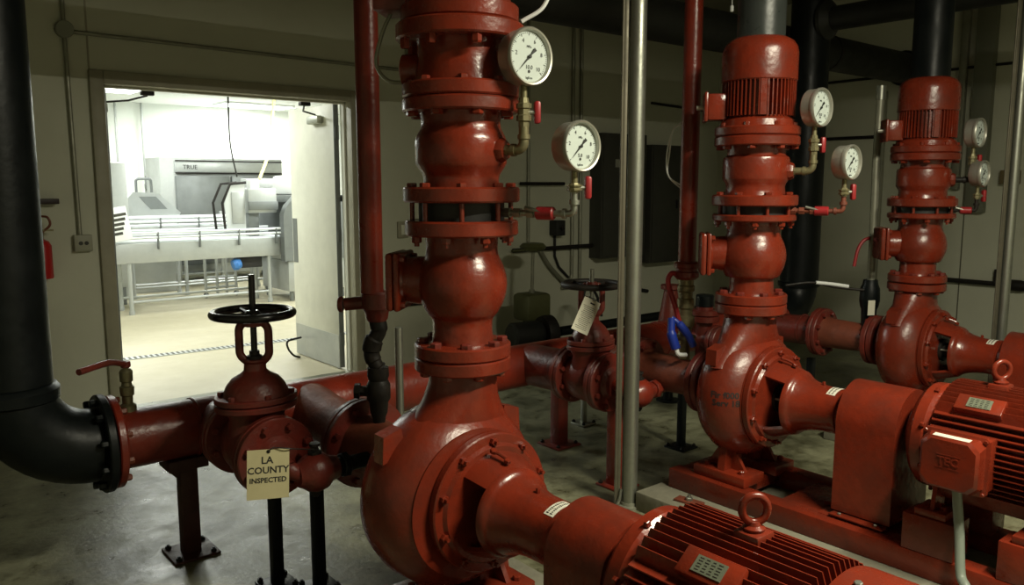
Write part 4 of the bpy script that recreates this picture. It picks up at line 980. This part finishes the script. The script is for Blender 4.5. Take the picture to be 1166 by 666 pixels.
# jockey pump area near wall
T = thing('olive_pump_box', 'olive green pump control housing low by wall with a conduit on top', 'control box', (5.15,5.75,0))
bm = N(); box(bm, (5.02,5.75,.50), (.30,.24,.26), bev=.04); part('housing', bm, OLIVE, T)
bm = N(); box(bm, (5.02,5.75,.185), (.12,.12,.36)); part('pedestal', bm, IRON, T)
bm = N(); cyl(bm, (5.02,5.75,.63), (5.04,5.76,1.03), .016, 10); lathe(bm, [(0,0),(.028,0),(.028,.04),(0,.04)], (5.02,5.75,.62), (0,0,1), 10); part('conduit', bm, CONDUIT, T)
bm = N(); lathe(bm, [(0,0),(.05,0),(.11,.02),(.13,.05),(.10,.08),(0,.09)], (5.04,5.76,1.02), (0,0,1), 16); box(bm, (4.86,5.76,1.04), (.16,.02,.014)); part('fan_head', bm, OLIVE, T)
T = thing('jockey_pump', 'small black motor pump beyond the header between nearest stack and tag', 'pump', (4.75,5.5,0))
bm = N(); lathe(bm, [(0,0),(.10,0),(.12,.02),(.12,.28),(.10,.32),(0,.32)], (4.55,5.5,.30), (1,-.15,0), 28); part('motor', bm, RUBBER, T)
bm = N(); lathe(bm, [(0,0),(.15,0),(.16,.03),(.16,.10),(.12,.13),(0,.13)], (4.88,5.45,.30), (1,-.15,0), 28); part('pump_head', bm, IRON, T)
bm = N(); box(bm, (4.75,5.47,.10), (.5,.25,.20), bev=.01); part('base', bm, IRON, T)
bm = N(); tube(bm, [(5.05,5.4,.30),(7.2,5.4,.30)], .045, 16); solo('low_black_pipe', bm, BLACK, 'low black horizontal pipe by wall left of the printed tag', 'pipe')
bm = N(); tube(bm, smooth_path([(5.55,5.6,.10),(5.55,5.6,.5),(5.62,5.6,.66),(5.75,5.6,.55),(5.82,5.6,.34)]), .014, 8); solo('cable_loop', bm, RUBBER, 'black cable loop arching beside the olive control housing', 'cable')
bm = N(); tube(bm, [(5.2+.14*math.cos(a), 5.1+.02*math.sin(a), .16+.14*math.sin(a)) for a in [2*PI*i/30 for i in range(31)]], .012, 8); solo('coiled_hose', bm, RUBBER, 'coiled black hose on floor beyond the red header', 'hose')
T = stand(5.34, 5.4, .26, 'thin dark post carrying the low black pipe near wall', .05, IRON, plate=.14)
# spare hoses loop beside the middle drop pipe
bm = N()
for q in (0,.02): tube(bm, smooth_path([(3.50,2.78,1.99-q),(3.46,2.82,1.94),(3.435+q,2.84,1.82),(3.45,2.84,1.70),(3.50,2.78,1.62+q)]), .0045, 6)
solo('thin_wire_loop', bm, STEELW, 'thin pale wire loop behind the middle red drop pipe', 'wire')

# ------------------------------------------------------------------ right wall fittings
xw = XW-.022
conduit([(xw,4.18,2.62),(xw,4.18,.3)], .022, 'vertical grey conduit on right wall below the black pipe end')
conduit([(xw,6.2,2.155),(xw,4.25,2.155)], .018, 'horizontal dark conduit on right wall between black riser and far stack', IRON)
conduit([(xw,6.2,2.76),(xw,3.0,2.78)], .014, 'high thin conduit along right wall under the overhead pipe', IRON)
T = thing('wall_duct', 'wide grey vertical cable duct on right wall right of the far stack', 'duct', (XW,3.30,1.35))
bm = N(); box(bm, (XW-.045,3.22,(ZC+1.38)/2), (.088,.17,ZC-1.38), bev=.004); part('duct', bm, mat('grey_duct', (.17,.175,.13), .6), T)
bm = N(); box(bm, (XW-.03,3.42,(ZC+1.6)/2), (.058,.07,ZC-1.6), bev=.004); part('side_channel', bm, CONDUIT, T)
bm = N(); box(bm, (XW-.04,2.93,1.72), (.078,.16,.13), bev=.006); solo('wall_box', bm, mat('tan_box', (.17,.13,.06), .6), 'small tan box on right wall left of tall grey pipe', 'junction box')
conduit([(xw-.03,3.55,.70),(xw-.03,.8,.70)], .024, 'low dark horizontal pipe on right wall behind tall grey pipe', IRON)
T = thing('pipe_fitting', 'dark fitting with clamp on the low pipe beside tall grey pipe', 'pipe fitting', (xw-.03,2.95,.66))
bm = N(); lathe(bm, [(0,-.10),(.04,-.10),(.055,-.04),(.055,.04),(.04,.10),(0,.10)], (xw-.03,2.80,.70), (0,1,0), 16); box(bm, (xw-.03,2.98,.76), (.03,.03,.16)); part('body', bm, IRON, T)
bm = N(); lathe(bm, [(0,-.08),(.04,-.08),(.06,-.03),(.06,.03),(.04,.08),(0,.08)], (xw-.03,2.45,.70), (0,1,0), 16); solo('pipe_union', bm, BLACK, 'black union at the right edge on the low wall pipe', 'union')
bm = N(); box(bm, (xw-.02,5.05,1.07), (.06,.05,.44), bev=.006); box(bm, (xw-.04,5.0,1.28), (.05,.12,.04), bev=.005)
solo('red_wall_bracket', bm, REDO, 'dark red bracket on wall just right of the black riser', 'bracket')

# ------------------------------------------------------------------ kitchen
def kbox(bm, x0,x1,y0,y1,z0,z1,bev=.006): box(bm, ((x0+x1)/2,(y0+y1)/2,(z0+z1)/2), (x1-x0,y1-y0,z1-z0), bev=bev)
T = thing('refrigerator', 'tall stainless two door refrigerator against the kitchen back wall', 'refrigerator', (5.1,14.4,0))
bm = N(); kbox(bm, 4.13,6.25,14.05,14.85,.12,2.10,.01); part('cabinet', bm, STEEL, T)
bm = N(); kbox(bm, 4.36,6.22,13.99,14.05,1.86,2.02,.004); part('top_grille', bm, STEEL, T)
for x0,x1 in ((4.36,5.26),(5.30,6.22)):
    bm = N(); kbox(bm, x0,x1,13.98,14.05,.30,1.80,.008); dd = part('door', bm, STEELD, T)
    bm = N(); kbox(bm, x1-.22 if x0<5 else x0+.1, x1-.14 if x0<5 else x0+.18,13.93,13.985,.95,1.20); part('handle', bm, STEEL, dd)
bm = N()
for z in (1.83,2.035): kbox(bm, 4.36,6.22,13.975,14.0,z,z+.022,.002)
part('grille_slot', bm, IRON, T)
bm = text_bm('TRUE', .10, extr=.002); bm.transform(facing((4.60,13.985,1.94), (1,0,0), (0,0,1))); part('brand_lettering', bm, INK, T)
for x in (4.25,6.1):
    for y in (14.15,14.75):
        bm = N(); cyl(bm, (x,y,0), (x,y,.13), .03, 12); part('leg', bm, STEELD, T)
def conveyor(x0,x1,y0,y1,zt,label,legs,depth=.27):
    T = thing('conveyor', label, 'conveyor', ((x0+x1)/2,(y0+y1)/2,0), 'stainless conveyors in the kitchen')
    bm = N()
    for y in (y0,y1): kbox(bm, x0,x1,y-.02,y+.02,zt-depth,zt-.02,.004)
    part('side_panel', bm, STEEL, T)
    bm = N(); kbox(bm, x0,x1,y0+.02,y1-.02,zt-.06,zt,.004); part('belt', bm, BELT, T)
    for y in (y0-.05,y1+.05):
        for z in (zt+.05,zt+.11):
            bm = N(); cyl(bm, (x0,y,z), (x1,y,z), .016, 8); part('guide_rail', bm, BELT, T)
    n = int((x1-x0)/.55)+1
    for i in range(n):
        x = x0+.15+i*(x1-x0-.3)/max(1,n-1)
        bm = N(); kbox(bm, x-.008,x+.008,y0-.07,y0-.02,zt-.10,zt+.12,.002); part('rail_clip', bm, STEELD, T)
    for x in legs:
        for y in (y0+.02,y1-.02):
            bm = N(); cyl(bm, (x,y,.05), (x,y,zt-depth+.02), .028, 12); cyl(bm, (x,y,0), (x,y,.05), .036, 12); part('leg', bm, STEEL, T)
    for z in (.16,):
        for y in (y0+.02,y1-.02):
            bm = N(); cyl(bm, (min(legs),y,z), (max(legs),y,z), .018, 8); part('stretcher', bm, STEEL, T)
    return T
conveyor(2.45,4.86,10.92,11.45,.93,'long stainless conveyor with white guide rails nearest the doorway',(2.78,4.62))
conveyor(2.9,5.4,12.4,12.8,1.06,'second stainless conveyor behind the first in the kitchen',(3.2,3.95,5.2),.16)
# case sealer tunnel machine on the right
T = thing('packing_machine', 'boxy stainless packing machine beside the open white door', 'machine', (5.2,11.2,0))
bm = N()
prism(bm, [(4.78,10.75,.58),(5.75,10.75,.58),(5.75,10.75,1.50),(4.98,10.75,1.50),(4.84,10.75,1.36),(4.78,10.75,1.24)], (0,.14,0)) 
prism(bm, [(4.78,11.60,.58),(5.75,11.60,.58),(5.75,11.60,1.50),(4.98,11.60,1.50),(4.84,11.60,1.36),(4.78,11.60,1.24)], (0,.14,0))
kbox(bm, 4.98,5.75,10.75,11.74,1.40,1.50); part('tunnel_frame', bm, STEELD, T)
bm = N(); kbox(bm, 4.84,5.75,10.78,11.72,.14,.58,.01); part('lower_cabinet', bm, STEEL, T)
bm = N(); kbox(bm, 4.86,5.7,10.9,11.58,.58,.86,.004); part('inner_deck', bm, BELT, T)
bm = N(); kbox(bm, 5.02,5.7,10.80,11.7,1.5,1.78,.06); part('top_cover', bm, STEELW, T)
for x in (4.9,5.7):
    for y in (10.84,11.66):
        bm = N(); cyl(bm, (x,y,0), (x,y,.15), .03, 12); part('leg', bm, STEELD, T)
bm = N(); lathe(bm, disc(.05,0,.03), (5.02,10.75,.72), (0,-1,0), 16); part('knob', bm, IRON, T)
# labelling head above the conveyor
T = thing('labelling_head', 'white weighing head with dark framed glass hood over the conveyor', 'machine head', (4.3,11.2,1.0))
bm = N(); kbox(bm, 4.36,4.78,10.95,11.30,1.26,1.60,.02); part('head_box', bm, STEEL, T)
bm = N(); kbox(bm, 4.36,4.78,10.92,10.95,1.30,1.42,.002); part('display_band', bm, STEELD, T)
bm = N(); kbox(bm, 4.40,4.55,11.05,11.2,.94,1.27,.01); part('column', bm, STEELD, T)
bm = N(); kbox(bm, 4.42,4.55,11.0,11.15,1.60,1.72,.01); part('cap_block', bm, STEELW, T)
bm = N(); tube(bm, [(4.05,11.0,1.02),(4.02,11.0,1.40),(4.14,11.0,1.66),(4.36,11.0,1.68)], .018, 8); tube(bm, [(4.05,11.35,1.02),(4.02,11.35,1.40),(4.14,11.35,1.66),(4.36,11.35,1.68)], .018, 8); part('hood_frame', bm, IRON, T)
bm = N(); prism(bm, [(4.08,11.005,1.04),(4.34,11.005,1.04),(4.34,11.005,1.66),(4.15,11.005,1.64),(4.05,11.005,1.40)], (0,.006,0)); part('hood_pane', bm, mat('tinted_pane', (.55,.58,.58), .15), T)
bm = N(); kbox(bm, 4.15,4.32,10.99,11.003,1.12,1.55,.002); part('inner_frame', bm, STEEL, T)
# control beam and printer behind
T = thing('overhead_bridge', 'horizontal stainless machine bridge behind the weighing head', 'machine bridge', (5.2,12.0,0))
bm = N(); kbox(bm, 4.75,6.2,11.95,12.2,1.52,1.74,.01); part('bridge', bm, STEEL, T)
bm = N(); kbox(bm, 5.35,5.42,11.93,11.952,1.58,1.72); kbox(bm, 5.6,5.95,11.95,12.15,1.74,1.98,.01); part('controls', bm, STEELD, T)
bm = N(); kbox(bm, 4.8,4.88,12.0,12.1,0,1.53); part('column', bm, STEEL, T); bm = N(); kbox(bm, 6.1,6.18,12.0,12.1,0,1.53); part('column', bm, STEEL, T)
# seal machine at left with handle
T = thing('wrapping_machine', 'slant topped wrapping machine with handle, left behind the conveyors', 'machine', (3.55,13.2,0))
bm = N(); prism(bm, [(3.30,13.0,1.10),(4.02,13.0,1.10),(4.10,13.0,1.22),(3.78,13.0,1.52),(3.42,13.0,1.54),(3.30,13.0,1.40)], (0,.5,0)); part('body', bm, STEEL, T)
bm = N(); prism(bm, [(3.50,12.99,1.47),(3.74,12.99,1.47),(3.90,12.99,1.28),(3.66,12.99,1.28)], (0,.01,0)); part('dark_window', bm, STEELD, T)
bm = N(); tube(bm, round_path([(3.52,13.2,1.53),(3.52,13.2,1.74),(3.74,13.2,1.74),(3.74,13.2,1.53)], .05), .02, 8); part('handle', bm, STEELD, T)
bm = N(); kbox(bm, 3.35,4.0,13.05,13.45,.0,1.10,.01); part('stand', bm, STEEL, T)
# left cabinet
T = thing('tall_cabinet', 'tall grey cabinet just inside the left door jamb', 'cabinet', (2.85,12.0,0))
bm = N(); kbox(bm, 2.55,3.06,11.9,12.3,.25,1.95,.01); part('body', bm, STEEL, T)
bm = N(); kbox(bm, 2.50,2.80,11.86,11.9,1.35,1.90,.004); part('door_panel', bm, STEELD, T)
bm = N(); kbox(bm, 2.88,2.98,11.95,12.05,0,.25); kbox(bm, 2.6,2.7,11.95,12.05,0,.25); part('leg', bm, STEELD, T)
T = thing('control_screen', 'tilted white framed screen at left end of the conveyor', 'screen', (2.62,10.9,.95))
bm = N(); box(bm, (2.66,10.86,1.16), (.26,.03,.42), rot=Matrix.Rotation(-.16,3,'Y'), bev=.006); part('frame', bm, STEELW, T)
bm = N()
for k in range(5): box(bm, (2.65-.012*k+.03,10.843,1.28-.06*k), (.15,.004,.035), rot=Matrix.Rotation(-.16,3,'Y'))
part('buttons', bm, PANEL, T)
# work table with crates and low items
for i, (x0, lb) in enumerate(((3.35,'low steel rack with pale crates below the rear conveyor, left one'),(4.2,'low steel rack under the refrigerator front'))):
    T = thing('low_rack', lb, 'rack', (x0+.3,13.4,0), 'low racks')
    for z in (.18,.48):
        bm = N(); kbox(bm, x0,x0+.75,13.55,13.9,z,z+.025,.002); part('shelf', bm, STEEL, T)
    for x in (x0+.03,x0+.72):
        for y in (13.58,13.87): bm = N(); kbox(bm, x-.02,x+.02,y-.02,y+.02,0,.6,.002); part('leg', bm, STEEL, T)
    if i == 0:
        bm = N(); kbox(bm, x0+.1,x0+.6,13.58,13.85,.506,.62,.02); solo('plastic_crate', bm, STEELW, 'white plastic crate on the low kitchen rack', 'crate')
T = thing('wire_cart', 'small steel wheeled cart frame under the weighing head', 'cart', (4.35,11.2,0))
for x in (4.05,4.22,4.36,4.5):
    bm = N(); cyl(bm, (x,11.9,.06), (x,11.9,.62), .022, 8); part('post', bm, STEEL, T)
for z in (.15,.3): 
    bm = N(); cyl(bm, (4.05,11.9,z), (4.5,11.9,z), .018, 8); part('rail', bm, STEEL, T)
for x in (4.05,4.5):
    bm = N(); lathe(bm, disc(.04,-.012,.012,.004), (x,11.9,.041), (0,1,0), 16); part('caster', bm, RUBBER, T)
bm = N(); lathe(bm, [(0,0),(.07,0),(.085,.05),(.06,.11),(0,.12)], (4.12,10.98,.55), (.8,0,.2), 16); solo('blue_motor', bm, mat('blue_paint', (.05,.20,.55), .4), 'small blue motor hanging under the conveyor', 'motor')
bm = N(); kbox(bm, 4.25,4.55,11.0,11.3,.50,.66,.01); solo('drive_box', bm, RUBBER, 'black drive box under the conveyor next to blue motor', 'drive box')
# cables from the ceiling
bm = N(); tube(bm, smooth_path([(3.72,9.8,KZ-.001),(3.86,10.2,2.55),(3.98,10.5,2.15),(4.2,10.9,1.76)]), .011, 6); solo('hanging_cable', bm, RUBBER, 'black cable hanging from kitchen ceiling to the weighing head', 'cable')
bm = N(); tube(bm, smooth_path([(5.1,11.6,KZ-.001),(4.98,11.5,2.5),(4.85,11.3,2.15),(4.62,11.15,1.73)]), .022, 8); solo('yellow_hose', bm, YEL, 'yellow coiled air hose hanging above the kitchen machine', 'hose')
for x, lb in ((3.55,'left of two thin white pipes on kitchen back wall'),(3.98,'right of two thin white pipes on kitchen back wall')):
    bm = N(); cyl(bm, (x+.25,KY1-.05,KZ-.001), (x+.25,KY1-.05,1.2), .018, 8); solo('wall_pipe', bm, STEEL, lb, 'pipe', group='kitchen wall pipes')
T = thing('cctv_camera', 'small grey security camera bracket above the wrapping machine', 'camera', (4.2,KY1-.06,1.55))
bm = N(); box(bm, (4.25,KY1-.16,1.62), (.10,.18,.09), bev=.01); part('housing', bm, STEELD, T); bm = N(); cyl(bm, (4.25,KY1-.06,1.55),(4.25,KY1-.06,1.80), .03, 10); part('mount', bm, STEELD, T)
# trench drain
T = thing('floor_drain', 'long slotted steel trench drain crossing the kitchen floor', 'drain', (3.2,8.10,0))
bm = N(); box(bm, (3.2,8.10,.003), (5.0,.13,.006), rz=-.05); part('frame', bm, STEEL, T)
bm = N()
for i in range(98): box(bm, (0.8+i*.049,8.10-(i*.049-2.4)*.05,.0068), (.022,.10,.002), rz=-.05)
part('slots', bm, mat('drain_slot', (.06,.06,.05), .8), T)
# ceiling lights of the kitchen
LK = emis('fluorescent_panel', (.95,1.0,.93), 6)
for i, (x, y) in enumerate(((5.9,14.35),(3.0,13.2),(5.2,10.6),(1.9,8.5),(6.9,8.4))):  # the one near the doorway is unseen, placed to brighten the door leaf
    T = thing('ceiling_light', ('bright ceiling light near kitchen back wall','bright ceiling light at upper left inside the doorway','ceiling light over the packing machine','unseen ceiling light placed to brighten the open door leaf','ceiling light at kitchen right')[i], 'ceiling light', (x,y,KZ-.04), 'kitchen ceiling lights')
    bm = N(); box(bm, (x,y,KZ-.016), (1.26,.66,.03)); part('frame', bm, STEELW, T)
    bm = N(); box(bm, (x,y,KZ-.035), (1.20,.60,.012)); part('diffuser', bm, LK, T)
    L = bpy.data.lights.new('kitchen_lamp', 'AREA'); L.shape = 'RECTANGLE'; L.size = 1.15; L.size_y = .55; L.energy = 110; L.color = (.97,1.0,.93)
    o = bpy.data.objects.new('kitchen_lamp', L); o.location = (x,y,KZ-.05); COL.objects.link(o); o.parent = T; o.matrix_parent_inverse = Matrix.Translation(-T.location)

# ------------------------------------------------------------------ pump room lamp
def fixture(x, y, z, e, rz, lb, col=(1.0,.95,.73)):
    T = thing('fluorescent_fixture', lb, 'light fixture', (x,y,z-.05), 'pump room lamps')
    bm = N(); box(bm, (x,y,z), (.16,1.24,.05), rz=rz, bev=.01); part('housing', bm, DOORM, T)
    d = Matrix.Rotation(rz,3,'Z') @ V((0,.58,0)); s = Matrix.Rotation(rz,3,'Z') @ V((.04,0,0))
    for q in (-1,1):
        bm = N(); cyl(bm, V((x,y,z-.043))+s*q-d, V((x,y,z-.043))+s*q+d, .013, 12); part('tube', bm, emis('tube_glow', col, 4), T)
    bm = N(); 
    for q in (-1,1): cyl(bm, V((x,y,z+.02))+d*q*.8, V((x,y,ZC-.001))+d*q*.8, .004, 6)
    part('hanger', bm, GALV, T)
    L = bpy.data.lights.new('room_lamp', 'AREA'); L.shape = 'RECTANGLE'; L.size = .14; L.size_y = 1.2; L.energy = e; L.color = col
    o = bpy.data.objects.new('room_lamp', L); o.location = (x,y,z-.062); o.rotation_euler = (0,0,rz); COL.objects.link(o); o.parent = T; o.matrix_parent_inverse = Matrix.Translation(-T.location)
fixture(2.65, .0, 3.25, 185, PI/2, 'twin tube lamp hanging over the pump motors')

w = bpy.data.worlds.new('World'); sc.world = w; w.use_nodes = True
w.node_tree.nodes['Background'].inputs['Color'].default_value = (.01,.01,.01,1)

# ------------------------------------------------------------------ camera
cam = bpy.data.cameras.new('Camera'); cam.sensor_width = 36; cam.lens = 36*920/1166; cam.clip_start = .05
co = bpy.data.objects.new('Camera', cam); COL.objects.link(co)
p = math.radians(7.6); yw_ = math.radians(50.3)
F = V((math.cos(yw_)*math.cos(p), math.sin(yw_)*math.cos(p), -math.sin(p)))
co.location = (0,0,1.65); co.rotation_euler = F.to_track_quat('-Z','Y').to_euler()
sc.camera = co
vs = sc.view_settings; vs.view_transform = 'Standard'; vs.look = 'None'; vs.exposure = 0; vs.gamma = 1; vs.use_curve_mapping = False
